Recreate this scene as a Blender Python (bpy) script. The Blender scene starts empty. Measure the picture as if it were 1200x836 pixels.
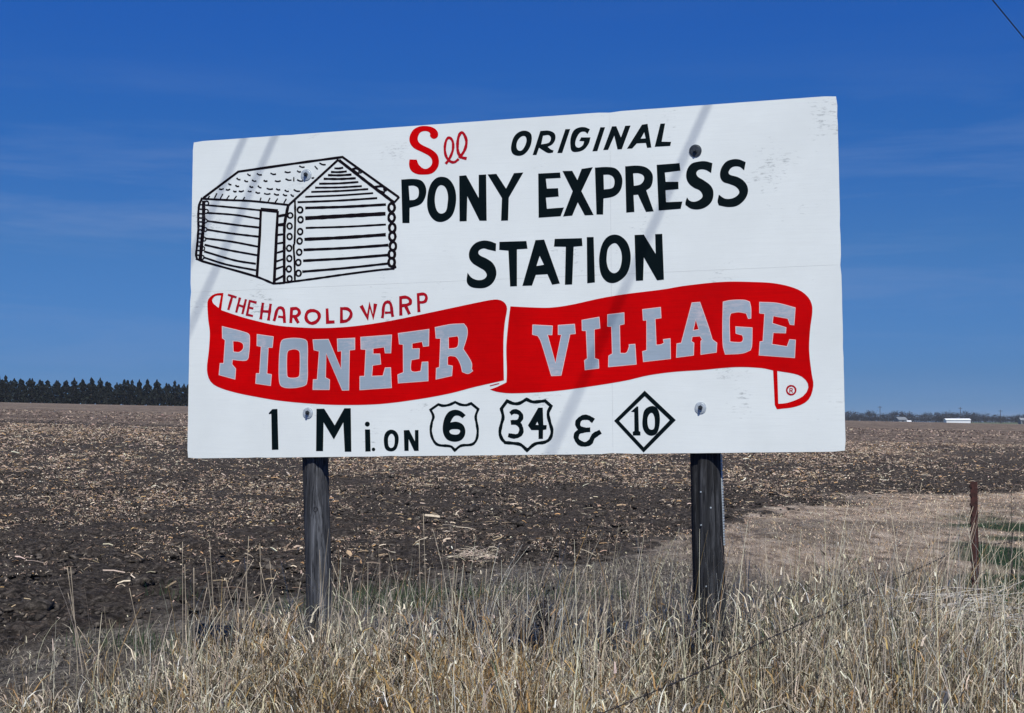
import bpy, bmesh, math, random
import numpy as np
from mathutils import Vector, Matrix
from mathutils.geometry import tessellate_polygon

random.seed(7)
RNG = np.random.default_rng(11)
sc = bpy.context.scene
COL = sc.collection
R = math.radians

# ------------------------------------------------------------------ camera
F = 1667.0            # focal length in pixels of the 1200 px wide photograph
CAMZ = 1.45
PITCH = math.atan(79.0 / F)
cam_d = bpy.data.cameras.new('camera')
cam = bpy.data.objects.new('camera', cam_d)
COL.objects.link(cam)
cam.location = (0, 0, CAMZ)
cam.rotation_euler = (math.pi / 2 + PITCH, 0, 0)
cam_d.sensor_width = 36.0
cam_d.lens = 36.0 * F / 1200.0
cam_d.clip_start = 0.05
cam_d.clip_end = 20000
sc.camera = cam

# ------------------------------------------------------------------ sky, sun
SUN_EL, SUN_AZ = 57.0, -11.0      # light travels towards +Y, az degrees towards +X
world = bpy.data.worlds.new('World')
sc.world = world
world.use_nodes = True
nt = world.node_tree
nt.nodes.clear()
N = nt.nodes.new
out = N('ShaderNodeOutputWorld'); bg = N('ShaderNodeBackground')
sky = N('ShaderNodeTexSky'); sky.sky_type = 'NISHITA'
sky.sun_disc = False
sky.sun_elevation = R(SUN_EL)
sky.sun_rotation = R(180 + SUN_AZ)      # the sun stands behind the camera
sky.altitude = 500
sky.air_density = 1.0
sky.dust_density = 0.15
sky.ozone_density = 1.5
tc = N('ShaderNodeTexCoord')
sep = N('ShaderNodeSeparateXYZ')
nt.links.new(tc.outputs['Generated'], sep.inputs[0])
# thin cirrus: stretched noise on the sky directions
mp = N('ShaderNodeMapping'); mp.inputs['Scale'].default_value = (2.4, 2.4, 24.0)
mp.inputs['Rotation'].default_value = (R(4), R(-5), 0)
mp.inputs['Location'].default_value = (0.35, 0.2, 0.9)
nt.links.new(tc.outputs['Generated'], mp.inputs[0])
nz = N('ShaderNodeTexNoise'); nz.inputs['Scale'].default_value = 1.3
nz.inputs['Detail'].default_value = 6; nz.inputs['Roughness'].default_value = 0.63
nz.inputs['Distortion'].default_value = 0.35
nt.links.new(mp.outputs[0], nz.inputs['Vector'])
cr = N('ShaderNodeValToRGB')
cr.color_ramp.elements[0].position = 0.47; cr.color_ramp.elements[0].color = (0, 0, 0, 1)
cr.color_ramp.elements[1].position = 0.80; cr.color_ramp.elements[1].color = (1, 1, 1, 1)
nt.links.new(nz.outputs['Fac'], cr.inputs[0])
mul = N('ShaderNodeMath'); mul.operation = 'MULTIPLY'; mul.inputs[1].default_value = 0.60
el = N('ShaderNodeValToRGB')
for k_ in (0, 0, 0): el.color_ramp.elements.new(0.5)
for e2, (p2, v2) in zip(el.color_ramp.elements, ((0, .25), (.10, .8), (.15, 1.0), (.19, .55), (.25, .05))):
    e2.position = p2; e2.color = (v2, v2, v2, 1)
nt.links.new(sep.outputs[2], el.inputs[0])
mu2 = N('ShaderNodeMath'); mu2.operation = 'MULTIPLY'
nt.links.new(cr.outputs['Color'], mu2.inputs[0]); nt.links.new(el.outputs[0], mu2.inputs[1])
nt.links.new(mu2.outputs[0], mul.inputs[0])
# deep polarised slide-film blue: a smooth tint by elevation, the same all round the horizon
tr_ = N('ShaderNodeValToRGB')
TINT = [(0.0, (.125, .30, .79)), (.033, (.125, .285, .70)), (.122, (.150, .350, .70)), (.201, (.110, .360, .80)), (.272, (.100, .375, .93)), (.6, (.14, .43, .95))]
e_ = tr_.color_ramp.elements
while len(e_) < len(TINT): e_.new(0.5)
for el_, (p_, c_) in zip(e_, TINT):
    el_.position = p_; el_.color = (*c_, 1)
nt.links.new(sep.outputs[2], tr_.inputs[0])
tint = N('ShaderNodeMix'); tint.data_type = 'RGBA'; tint.blend_type = 'MULTIPLY'
tint.inputs[0].default_value = 1.0
nt.links.new(tr_.outputs[0], tint.inputs[7])
nt.links.new(sky.outputs[0], tint.inputs[6])
mix = N('ShaderNodeMix'); mix.data_type = 'RGBA'
nt.links.new(mul.outputs[0], mix.inputs[0])
nt.links.new(tint.outputs[2], mix.inputs[6])
mix.inputs[7].default_value = (1.9, 3.0, 5.6, 1)
nt.links.new(mix.outputs[2], bg.inputs['Color'])
bg.inputs['Strength'].default_value = 0.096
nt.links.new(bg.outputs[0], out.inputs[0])

sun_d = bpy.data.lights.new('sun', 'SUN')
sun_d.energy = 4.9
sun_d.angle = R(0.53)
sun_d.color = (1.0, 0.965, 0.89)
sun = bpy.data.objects.new('sun', sun_d)
COL.objects.link(sun)
LDIR = Vector((math.sin(R(SUN_AZ)) * math.cos(R(SUN_EL)), math.cos(R(SUN_AZ)) * math.cos(R(SUN_EL)), -math.sin(R(SUN_EL))))
sun.rotation_euler = LDIR.to_track_quat('-Z', 'Y').to_euler()
sun.location = (0, -20, 30)

sc.view_settings.view_transform = 'Standard'
sc.view_settings.look = 'None'
sc.view_settings.exposure = 0.0
sc.view_settings.gamma = 1.0
sc.view_settings.use_curve_mapping = False
sc.cycles.max_bounces = 6

# ------------------------------------------------------------------ helpers
def tag(o, label=None, cat=None, group=None, kind=None):
    if label: o['label'] = label
    if cat: o['category'] = cat
    if group: o['group'] = group
    if kind: o['kind'] = kind
    return o

def empty(name, loc, rz=0):
    o = bpy.data.objects.new(name, None)
    COL.objects.link(o)
    o.location = loc
    o.rotation_euler = (0, 0, rz)
    o.empty_display_size = 0.2
    return o

def mesh_np(name, V, faces_flat, loops, mats, smooth=False, colors=None, mat_idx=None):
    """V (n,3); faces_flat int array (m,loops)."""
    me = bpy.data.meshes.new(name)
    V = np.asarray(V, np.float32); Fa = np.asarray(faces_flat, np.int32)
    me.vertices.add(len(V)); me.vertices.foreach_set('co', V.ravel())
    m = len(Fa)
    me.loops.add(m * loops); me.loops.foreach_set('vertex_index', Fa.ravel())
    me.polygons.add(m)
    me.polygons.foreach_set('loop_start', np.arange(0, m * loops, loops, dtype=np.int32))
    me.polygons.foreach_set('loop_total', np.full(m, loops, np.int32))
    if mat_idx is not None:
        me.polygons.foreach_set('material_index', np.asarray(mat_idx, np.int32))
    if smooth:
        me.polygons.foreach_set('use_smooth', np.ones(m, bool))
    me.update(calc_edges=True)
    if colors is not None:
        a = me.color_attributes.new('tone', 'FLOAT_COLOR', 'POINT')
        c = np.ones((len(V), 4), np.float32); c[:, :3] = colors
        a.data.foreach_set('color', c.ravel())
    for mt in mats: me.materials.append(mt)
    return me

def link(name, me, parent=None, loc=None):
    o = bpy.data.objects.new(name, me)
    COL.objects.link(o)
    if parent is not None: o.parent = parent
    if loc is not None: o.location = loc
    return o

class MB:
    """collects boxes / tubes into one mesh"""
    def __init__(s): s.v = []; s.f = []; s.m = []
    def add(s, vs, fs, mi=0):
        b = len(s.v)
        s.v += [tuple(v) for v in vs]
        s.f += [tuple(i + b for i in f) for f in fs]
        s.m += [mi] * len(fs)
    def box(s, lo, hi, mi=0, M=None):
        x0, y0, z0 = lo; x1, y1, z1 = hi
        vs = [Vector(p) for p in ((x0,y0,z0),(x1,y0,z0),(x1,y1,z0),(x0,y1,z0),(x0,y0,z1),(x1,y0,z1),(x1,y1,z1),(x0,y1,z1))]
        if M is not None: vs = [M @ v for v in vs]
        s.add(vs, [(0,3,2,1),(4,5,6,7),(0,1,5,4),(1,2,6,5),(2,3,7,6),(3,0,4,7)], mi)
    def tube(s, pts, rad, n=8, mi=0, cap=True):
        pts = [Vector(p) for p in pts]
        if not hasattr(rad, '__len__'): rad = [rad] * len(pts)
        rings = []
        up = None
        for i, p in enumerate(pts):
            t = (pts[min(i + 1, len(pts) - 1)] - pts[max(i - 1, 0)]).normalized()
            if up is None:
                up = Vector((0, 0, 1)) if abs(t.z) < .9 else Vector((1, 0, 0))
            a = t.cross(up).normalized(); b = t.cross(a).normalized(); up = -b if False else up
            rings.append([p + (a * math.cos(2*math.pi*k/n) + b * math.sin(2*math.pi*k/n)) * rad[i] for k in range(n)])
        vs = [v for r in rings for v in r]
        fs = []
        for i in range(len(pts) - 1):
            for k in range(n):
                fs.append((i*n+k, i*n+(k+1) % n, (i+1)*n+(k+1) % n, (i+1)*n+k))
        if cap:
            fs.append(tuple(range(n))[::-1]); fs.append(tuple((len(pts)-1)*n+k for k in range(n)))
        s.add(vs, fs, mi)
    def build(s, name, mats, parent=None, loc=None, smooth=False):
        me = bpy.data.meshes.new(name)
        o = Vector(loc) if loc is not None else Vector((0, 0, 0))
        me.from_pydata([tuple(Vector(v) - o) for v in s.v], [], s.f)
        me.polygons.foreach_set('material_index', s.m)
        if smooth: me.polygons.foreach_set('use_smooth', [True] * len(s.f))
        if not isinstance(mats, (list, tuple)): mats = [mats]
        for m in mats: me.materials.append(m)
        me.update()
        ob = link(name, me, parent)
        if loc is not None:
            ob.location = o - (parent.location if parent is not None else Vector((0, 0, 0)))
        return ob

def _hash(ix, iy, seed):
    h = (ix.astype(np.int64) * 374761393 + iy.astype(np.int64) * 668265263 + seed * 974711) & 0xffffffff
    h = ((h ^ (h >> 13)) * 1274126177) & 0xffffffff
    h = h ^ (h >> 16)
    return (h & 0xffff) / 65535.0
def vnoise(x, y, seed=0):
    ix = np.floor(x); iy = np.floor(y); fx = x - ix; fy = y - iy
    fx = fx*fx*(3-2*fx); fy = fy*fy*(3-2*fy)
    a = _hash(ix, iy, seed); b = _hash(ix+1, iy, seed); c = _hash(ix, iy+1, seed); d = _hash(ix+1, iy+1, seed)
    return (a*(1-fx)+b*fx)*(1-fy)+(c*(1-fx)+d*fx)*fy
def sstep(a, b, x):
    t = np.clip((x-a)/(b-a), 0, 1); return t*t*(3-2*t)

# ------------------------------------------------------------------ materials
def new_mat(name):
    m = bpy.data.materials.new(name); m.use_nodes = True
    t = m.node_tree; b = t.nodes['Principled BSDF']
    return m, t, b
def nd(t, typ, **kw):
    n = t.nodes.new(typ)
    for k, v in kw.items():
        if k in n.inputs: n.inputs[k].default_value = v
        else: setattr(n, k, v)
    return n
def ramp(t, fac, stops):
    r = t.nodes.new('ShaderNodeValToRGB')
    e = r.color_ramp.elements
    while len(e) < len(stops): e.new(0.5)
    for el, (p, c) in zip(e, stops):
        el.position = p; el.color = (*c, 1) if len(c) == 3 else c
    t.links.new(fac, r.inputs[0])
    return r.outputs['Color']
def mixc(t, fac, a, b, mode='MIX'):
    m = t.nodes.new('ShaderNodeMix'); m.data_type = 'RGBA'; m.blend_type = mode
    for i, v in ((0, fac), (6, a), (7, b)):
        if isinstance(v, (int, float)): m.inputs[i].default_value = v
        elif isinstance(v, tuple): m.inputs[i].default_value = (*v, 1) if len(v) == 3 else v
        else: t.links.new(v, m.inputs[i])
    return m.outputs[2]
def noise_tex(t, vec, scale, detail=4, rough=.55, dist=0):
    n = t.nodes.new('ShaderNodeTexNoise')
    n.inputs['Scale'].default_value = scale; n.inputs['Detail'].default_value = detail
    n.inputs['Roughness'].default_value = rough; n.inputs['Distortion'].default_value = dist
    if vec is not None: t.links.new(vec, n.inputs['Vector'])
    return n.outputs['Fac']
def mapping(t, src, scale=(1,1,1), loc=(0,0,0), rot=(0,0,0)):
    m = t.nodes.new('ShaderNodeMapping')
    m.inputs['Scale'].default_value = scale; m.inputs['Location'].default_value = loc; m.inputs['Rotation'].default_value = rot
    t.links.new(src, m.inputs[0]); return m.outputs[0]
def bump(t, b, h, strength=.5, dist=.01):
    n = t.nodes.new('ShaderNodeBump'); n.inputs['Strength'].default_value = strength; n.inputs['Distance'].default_value = dist
    t.links.new(h, n.inputs['Height']); t.links.new(n.outputs[0], b.inputs['Normal'])
def wpos(t):
    return t.nodes.new('ShaderNodeNewGeometry').outputs['Position']
def opos(t):
    return t.nodes.new('ShaderNodeTexCoord').outputs['Object']

def paint_mat(name, base, worn, rough=.45, blot=.3, wear_lo=.62, wear_hi=.75, gscale=1.0, wear_amt=.8):
    """sign paint: blotches, faint horizontal plywood grain, worn specks"""
    m, t, b = new_mat(name)
    p = wpos(t)
    big = noise_tex(t, p, 2.2*gscale, 5, .6)
    c = mixc(t, ramp(t, big, [(.35, (0,0,0)), (.7, (1,1,1))]), base, tuple(v*(1-blot*.35) for v in base))
    grain = noise_tex(t, mapping(t, p, (5, 5, 150)), 1.0, 4, .65, .3)
    c = mixc(t, ramp(t, grain, [(.45, (0,0,0)), (.85, (.7,.7,.7))]), c, tuple(v*(1-blot*.5) for v in base))
    sp = noise_tex(t, mapping(t, p, (26, 26, 90)), 1.0, 5, .7)
    patch = noise_tex(t, p, 3.1, 3, .5)
    mu = t.nodes.new('ShaderNodeMath'); mu.operation = 'MULTIPLY'
    t.links.new(sp, mu.inputs[0]); t.links.new(patch, mu.inputs[1])
    w = ramp(t, mu.outputs[0], [(wear_lo**2, (0,0,0)), (wear_hi**2, (wear_amt,)*3)])
    c = mixc(t, w, c, worn)
    t.links.new(c, b.inputs['Base Color'])
    b.inputs['Roughness'].default_value = rough
    b.inputs['Specular IOR Level'].default_value = .06
    bump(t, b, grain, .12, .002)
    return m

M = {}
M['white'] = paint_mat('white_paint', (.755, .81, .80), (.27, .30, .31), .5, .22, .60, .71, 1.0, .85)
M['edge'] = paint_mat('edge_paint', (.62, .68, .72), (.22, .17, .13), .7, .5, .5, .7)
M['black'] = paint_mat('black_paint', (.0022, .0068, .0085), (.02, .035, .04), .5, .3, .66, .8)
M['brown'] = paint_mat('brown_black_paint', (.008, .0055, .0075), (.07, .07, .08), .45, .4, .58, .75)
M['red'] = paint_mat('red_paint', (.62, .0006, .0012), (.40, .008, .01), .4, .75, .62, .8)
M['thinred'] = paint_mat('thin_red_paint', (.46, .006, .016), (.20, .012, .03), .5, .5, .5, .7)
M['grey'] = paint_mat('silver_grey_paint', (.33, .41, .49), (.56, .50, .53), .5, .5, .52, .68)
M['halo'] = paint_mat('pale_outline_paint', (.78, .62, .62), (.6, .4, .4), .5, .3)

def simple(name, col, rough=.6, metal=0, nscale=8, var=.35, bumpd=.002, stretch=(1,1,1)):
    m, t, b = new_mat(name)
    p = opos(t)
    n = noise_tex(t, mapping(t, p, stretch), nscale, 5, .6)
    c = mixc(t, ramp(t, n, [(.3, (0,0,0)), (.7, (1,1,1))]), tuple(v*(1-var) for v in col), tuple(min(1, v*(1+var)) for v in col))
    t.links.new(c, b.inputs['Base Color'])
    b.inputs['Roughness'].default_value = rough; b.inputs['Metallic'].default_value = metal
    bump(t, b, n, .4, bumpd)
    return m
M['zinc'] = simple('galvanised_steel', (.46, .52, .56), .5, .25, 60, .25)
M['darksteel'] = simple('dark_steel', (.05, .06, .07), .5, .6, 60, .4)
M['rust'] = simple('rusted_steel', (.042, .013, .010), .85, 0, 40, .6)
M['wire'] = simple('rusted_wire', (.03, .026, .025), .7, .2, 80, .4)
M['cable'] = simple('black_cable', (.012, .013, .018), .6, 0, 20, .3)

def post_mat(name='weathered_post_wood', k=1.0):
    m, t, b = new_mat(name)
    p = opos(t)
    g = noise_tex(t, mapping(t, p, (42, 42, 1.6)), 1.0, 6, .62, .6)
    g2 = noise_tex(t, mapping(t, p, (130, 130, 3.5)), 1.0, 4, .6, .2)
    bl = noise_tex(t, mapping(t, p, (5, 5, 1.5)), 1.0, 4, .6)
    c = ramp(t, g, [(.32, (.012*k, .013*k, .016*k)), (.50, (.060*k, .064*k, .072*k)), (.70, (.20*k, .21*k, .23*k))])
    c = mixc(t, ramp(t, bl, [(.4, (0,0,0)), (.7, (.6,.6,.6))]), c, (.045*k, .042*k, .043*k))
    c = mixc(t, ramp(t, g2, [(.36, (1,1,1)), (.44, (0,0,0))]), c, (.008, .009, .012))
    t.links.new(c, b.inputs['Base Color'])
    b.inputs['Roughness'].default_value = .85
    b.inputs['Specular IOR Level'].default_value = .2
    ad = t.nodes.new('ShaderNodeMath'); ad.operation = 'ADD'
    t.links.new(g, ad.inputs[0]); t.links.new(g2, ad.inputs[1])
    bump(t, b, ad.outputs[0], .9, .008)
    return m
M['post'] = post_mat()
M['post_dark'] = post_mat('tarred_post_wood', .42)

def blade_mat(name, transl=.13, rough=.7):
    m, t, b = new_mat(name)
    a = t.nodes.new('ShaderNodeAttribute'); a.attribute_name = 'tone'
    n = noise_tex(t, mapping(t, wpos(t), (60, 60, 14)), 1.0, 3, .6)
    c = mixc(t, .55, a.outputs['Color'], ramp(t, n, [(.3, (.45,.45,.45)), (.7, (1,1,1))]), 'MULTIPLY')
    t.links.new(c, b.inputs['Base Color'])
    b.inputs['Roughness'].default_value = rough
    b.inputs['Specular IOR Level'].default_value = .2
    tr = t.nodes.new('ShaderNodeBsdfTranslucent'); t.links.new(c, tr.inputs['Color'])
    mx = t.nodes.new('ShaderNodeMixShader'); mx.inputs[0].default_value = transl
    o = t.nodes['Material Output']
    t.links.new(b.outputs[0], mx.inputs[1]); t.links.new(tr.outputs[0], mx.inputs[2]); t.links.new(mx.outputs[0], o.inputs['Surface'])
    return m
M['blade'] = blade_mat('dry_grass_blades')
M['residue'] = blade_mat('corn_residue', .05)
M['needle'] = blade_mat('conifer_needles', .1)
M['twigs'] = blade_mat('far_tree_twigs', .05)
M['bark'] = simple('tree_bark', (.05, .04, .035), .9, 0, 12, .4)

def ground_mat():
    m, t, b = new_mat('field_ground')
    p = wpos(t)
    at = t.nodes.new('ShaderNodeAttribute'); at.attribute_name = 'tone'   # r: grass mat, g: pale far stubble, b: green
    sp = t.nodes.new('ShaderNodeSeparateColor'); t.links.new(at.outputs['Color'], sp.inputs[0])
    mat_f, far_f, grn_f = sp.outputs[0], sp.outputs[1], sp.outputs[2]
    # soil
    n1 = noise_tex(t, p, 15, 7, .72, .3); n2 = noise_tex(t, p, 1.1, 5, .6)
    soil = ramp(t, n1, [(.37, (.008, .0075, .007)), (.49, (.052, .045, .039)), (.63, (.19, .163, .138))])  # lit clod faces and black shaded gaps are put into the soil colour
    soil = mixc(t, ramp(t, n2, [(.35, (0,0,0)), (.7, (.45,.45,.45))]), soil, (.095, .076, .060))
    # straw flecks worked into the soil
    f1 = noise_tex(t, mapping(t, p, (11, 11, 11), rot=(0, 0, .6)), 1.0, 3, .75, 1.5)
    f2 = noise_tex(t, p, .35, 3, .5)
    ad = t.nodes.new('ShaderNodeMath'); ad.operation = 'MULTIPLY_ADD'; ad.inputs[1].default_value = .25
    t.links.new(f2, ad.inputs[0]); t.links.new(f1, ad.inputs[2])
    fl = ramp(t, ad.outputs[0], [(.70, (0,0,0)), (.78, (.8,.8,.8))])
    soil = mixc(t, fl, soil, (.23, .17, .13))
    # pale stubble of the far field, mottled in long bands
    f3 = noise_tex(t, mapping(t, p, (.045, .16, 1)), 1.0, 6, .65, .4)
    f4 = noise_tex(t, mapping(t, p, (5.5, .22, 1)), 1.0, 6, .75)
    st = ramp(t, f4, [(.40, (.050, .040, .033)), (.5, (.19, .150, .118)), (.60, (.42, .335, .26))])
    st = mixc(t, ramp(t, f3, [(.40, (0,0,0)), (.62, (.75,.75,.75))]), st, (.105, .078, .066))
    c = mixc(t, far_f, soil, st)
    # matted dead grass of the verge
    g1 = noise_tex(t, mapping(t, p, (26, 9, 9), rot=(0, 0, -.5)), 1.0, 6, .7, 1.0)
    g2 = noise_tex(t, p, 1.6, 4, .6)
    g = ramp(t, g1, [(.36, (.030, .027, .023)), (.5, (.185, .162, .132)), (.64, (.44, .39, .32))])
    g = mixc(t, ramp(t, g2, [(.4, (0,0,0)), (.7, (.55,.55,.55))]), g, (.14, .118, .092))
    g3 = noise_tex(t, mapping(t, p, (4.5, 1.3, 4)), 1.0, 6, .72)
    pale = ramp(t, g3, [(.36, (.21, .16, .12)), (.5, (.54, .425, .32)), (.62, (.74, .62, .49))])
    g = mixc(t, far_f, g, pale)
    g = mixc(t, grn_f, g, (.040, .075, .034))
    c = mixc(t, mat_f, c, g)
    t.links.new(c, b.inputs['Base Color'])
    b.inputs['Roughness'].default_value = .95
    b.inputs['Specular IOR Level'].default_value = .1
    h = t.nodes.new('ShaderNodeMath'); h.operation = 'ADD'
    t.links.new(n1, h.inputs[0]); t.links.new(g1, h.inputs[1])
    bump(t, b, h.outputs[0], 1.0, .10)
    return m
M['ground'] = ground_mat()

# ------------------------------------------------------------------ ground
def verge_edge(x):
    """y at which the uncultivated verge ends and the ploughed soil begins"""
    return np.interp(x, [-40, -6, -3.2, -1.9, .5, 3.4, 6.7, 11.1, 30, 80], [2, 6.0, 9.6, 10.8, 13.8, 20.6, 27, 30, 42, 60])
def base_h(x, y):
    pl = (-.0215*x + .0120*y) * sstep(12, 60, y)
    pl = np.where(y > 330, 0, pl)
    cap = (-.0215*x + .0120*330)
    far = sstep(330, 1200, y)
    pl2 = np.clip(cap, -6, 14)*(1-far) + 2.9*far
    r = np.where(y > 330, pl2, pl)
    return np.where(y > 60, np.maximum(r, -4), r)
def clods(x, y, d):
    h = np.zeros_like(x)
    for wl, a, s in ((1.7, .045, 1), (.55, .065, 2), (.26, .085, 3), (.12, .050, 4), (.06, .022, 5)):
        fade = sstep(1.2, 3.5, wl/np.maximum(d, 1e-3))
        n = vnoise(x/wl, y/wl, s)
        n2 = 1-np.abs(2*n-1) if s in (3, 4) else n
        h += a*(n2-.5)*fade
    return h
def dark_patch(x, y):
    fn = vnoise(x*.07, y*.06, 33)
    return sstep(.25, .31, x/np.maximum(y, 1)+.06*(fn-.5))*(1-sstep(64, 74, y+10*(fn-.5)))*sstep(30, 36, y)
def masks(x, y):
    e = verge_edge(x + 1.2*(vnoise(x*.8, y*.8, 21)-.5)) + 3.0*(vnoise(x*.5, y*.5, 22)-.5) + 1.6*(vnoise(x*2.2, y*1.6, 23)-.5) + .9*(vnoise(x*7, y*5, 24)-.5)
    verge = 1-sstep(-.5, .6, (y-e))
    fn = vnoise(x*.05, y*.03, 31)
    lim = np.interp(x/np.maximum(y, 1), [-.4, -.2, .2, .36], [92, 80, 50, 44]) * (.85+.3*fn)
    dark2 = dark_patch(x, y)
    far = sstep(.93, 1.1, y/lim)*(1-.85*dark2)
    far = np.where(verge > .5, sstep(1.0, 3.2, x+1.2*(vnoise(x*.7, y*.7, 35)-.5))*sstep(12.0, 14.5, y)*(.45+.55*sstep(.3, .6, vnoise(x*.8, y*.45, 36))), far)
    grn = sstep(-.15, .35, x-.285*y-.3)*sstep(9.5, 11, y)*(1-sstep(19, 24, y))*sstep(.20, .5, vnoise(x*1.3, y*1.3, 41))
    fg = sstep(720, 780, y); grn = np.maximum(grn, fg*.9); verge = np.maximum(verge, fg)
    return verge, far, grn
def gheight(x, y):
    x = np.atleast_1d(np.asarray(x, float)); y = np.atleast_1d(np.asarray(y, float))
    return base_h(x, y)

def build_ground():
    rows = np.concatenate([-np.geomspace(3000, 3, 26), np.linspace(-2.5, 3.5, 12), np.linspace(3.7, 8, 50),
                           np.geomspace(8.05, 130, 520), np.geomspace(133, 6500, 85)])
    c = np.linspace(-1, 1, 481)
    cen = c*.47
    side = np.geomspace(.49, 3.2, 26)
    u = np.concatenate([-side[::-1], cen, side])
    yeff = np.sqrt(rows**2 + 16)
    X = u[None, :]*yeff[:, None]; Y = np.repeat(rows[:, None], len(u), 1)
    dr = np.gradient(rows)
    D = np.maximum(np.repeat(np.abs(dr)[:, None]*.45, len(u), 1), np.gradient(u)[None, :]*yeff[:, None])
    verge, far, grn = masks(X, Y)
    H = base_h(X, Y)
    cl = clods(X, Y, D)
    near = vnoise(X*1.5, Y*1.5, 9)*.03 + vnoise(X*7, Y*7, 10)*.02*sstep(.8, 2.5, .14/D)
    H = H + cl*(1-verge)*(1-.55*far) + near*verge
    H = np.where(np.abs(Y) > 400, base_h(X, Y), H)
    V = np.stack([X, Y, H], -1).reshape(-1, 3)
    nr, nc = X.shape
    i = np.arange(nr-1)[:, None]*nc + np.arange(nc-1)[None, :]
    Fq = np.stack([i, i+1, i+nc+1, i+nc], -1).reshape(-1, 4)
    col = np.stack([verge, far, grn], -1).reshape(-1, 3)
    me = mesh_np('ground', V, Fq, 4, [M['ground']], smooth=True, colors=col)
    return tag(link('ground', me), kind='structure')
build_ground()

# ------------------------------------------------------------------ the sign: pixel -> sign plane
SAZ, STILT, SDIST = R(15.0), R(-2.5), 7.65
NRM = Vector((math.sin(SAZ)*math.cos(STILT), math.cos(SAZ)*math.cos(STILT), math.sin(STILT)))   # points away from the camera
def ray(px, py):
    v = Vector(((px-600)/F, 1, (418-py)/F))
    c, s = math.cos(PITCH), math.sin(PITCH)
    return Vector((v.x, v.y*c - v.z*s, v.y*s + v.z*c))
_P0 = ray(600, 320); _P0 = _P0/_P0.y*SDIST
def on(px, py, off=0.0):
    r = ray(px, py)
    k = (_P0.dot(NRM) - off)/r.dot(NRM)
    return r*k + Vector((0, 0, CAMZ))
SIGN_AT = Vector((-.1, 7.75, 0))
sign = empty('roadside_sign', SIGN_AT)
tag(sign, 'white hand-painted plywood billboard on two grey wooden posts in dry grass', 'sign')

def parse(s):
    pts = []
    for w in s.split():
        c = w.endswith('*'); x, y = w.rstrip('*').split(',')
        pts.append((float(x), float(y), c))
    return pts
def smooth_path(pts, closed, n=7):
    res = []
    m = len(pts)
    rng = range(m) if closed else range(m-1)
    P = [Vector((p[0], p[1])) for p in pts]
    for i in rng:
        j = (i+1) % m
        a, b = P[i], P[j]; ca, cb = pts[i][2], pts[j][2]
        if ca and cb:
            res.append(a); continue
        pa = P[(i-1) % m] if (closed or i > 0) else a
        nb = P[(j+1) % m] if (closed or j < m-1) else b
        L = (b-a).length
        def tang(p, q, L):
            v = q-p
            return v*(L/max(v.length, 1e-6))
        ta = (b-a) if ca or (not closed and i == 0) else tang(pa, b, L)
        tb = (b-a) if cb or (not closed and j == m-1) else tang(a, nb, L)
        k = max(2, min(n, int(L/6)+1)) if L > 0 else 1
        for q in range(k):
            s = q/k
            h00 = 2*s**3-3*s**2+1; h10 = s**3-2*s**2+s; h01 = -2*s**3+3*s**2; h11 = s**3-s**2
            res.append(a*h00 + ta*h10 + b*h01 + tb*h11)
    if not closed: res.append(P[-1])
    return res
ZS = 9.95
def area(p):
    return sum(p[i].x*p[(i+1) % len(p)].y - p[(i+1) % len(p)].x*p[i].y for i in range(len(p)))
def offset_poly(p, d):
    """grow (d>0) a closed polygon outward"""
    sgn = 1 if area(p) > 0 else -1
    n = len(p); res = []
    for i in range(n):
        a, b, c = p[i-1], p[i], p[(i+1) % n]
        e1 = (b-a); e2 = (c-b)
        if e1.length < 1e-6 or e2.length < 1e-6: res.append(b.copy()); continue
        n1 = Vector((e1.y, -e1.x)).normalized()*sgn; n2 = Vector((e2.y, -e2.x)).normalized()*sgn
        k = n1+n2
        if k.length < .4: k = n1
        k = k.normalized(); dd = d/max(.45, k.dot(n1))
        res.append(b + k*dd)
    return res

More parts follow.
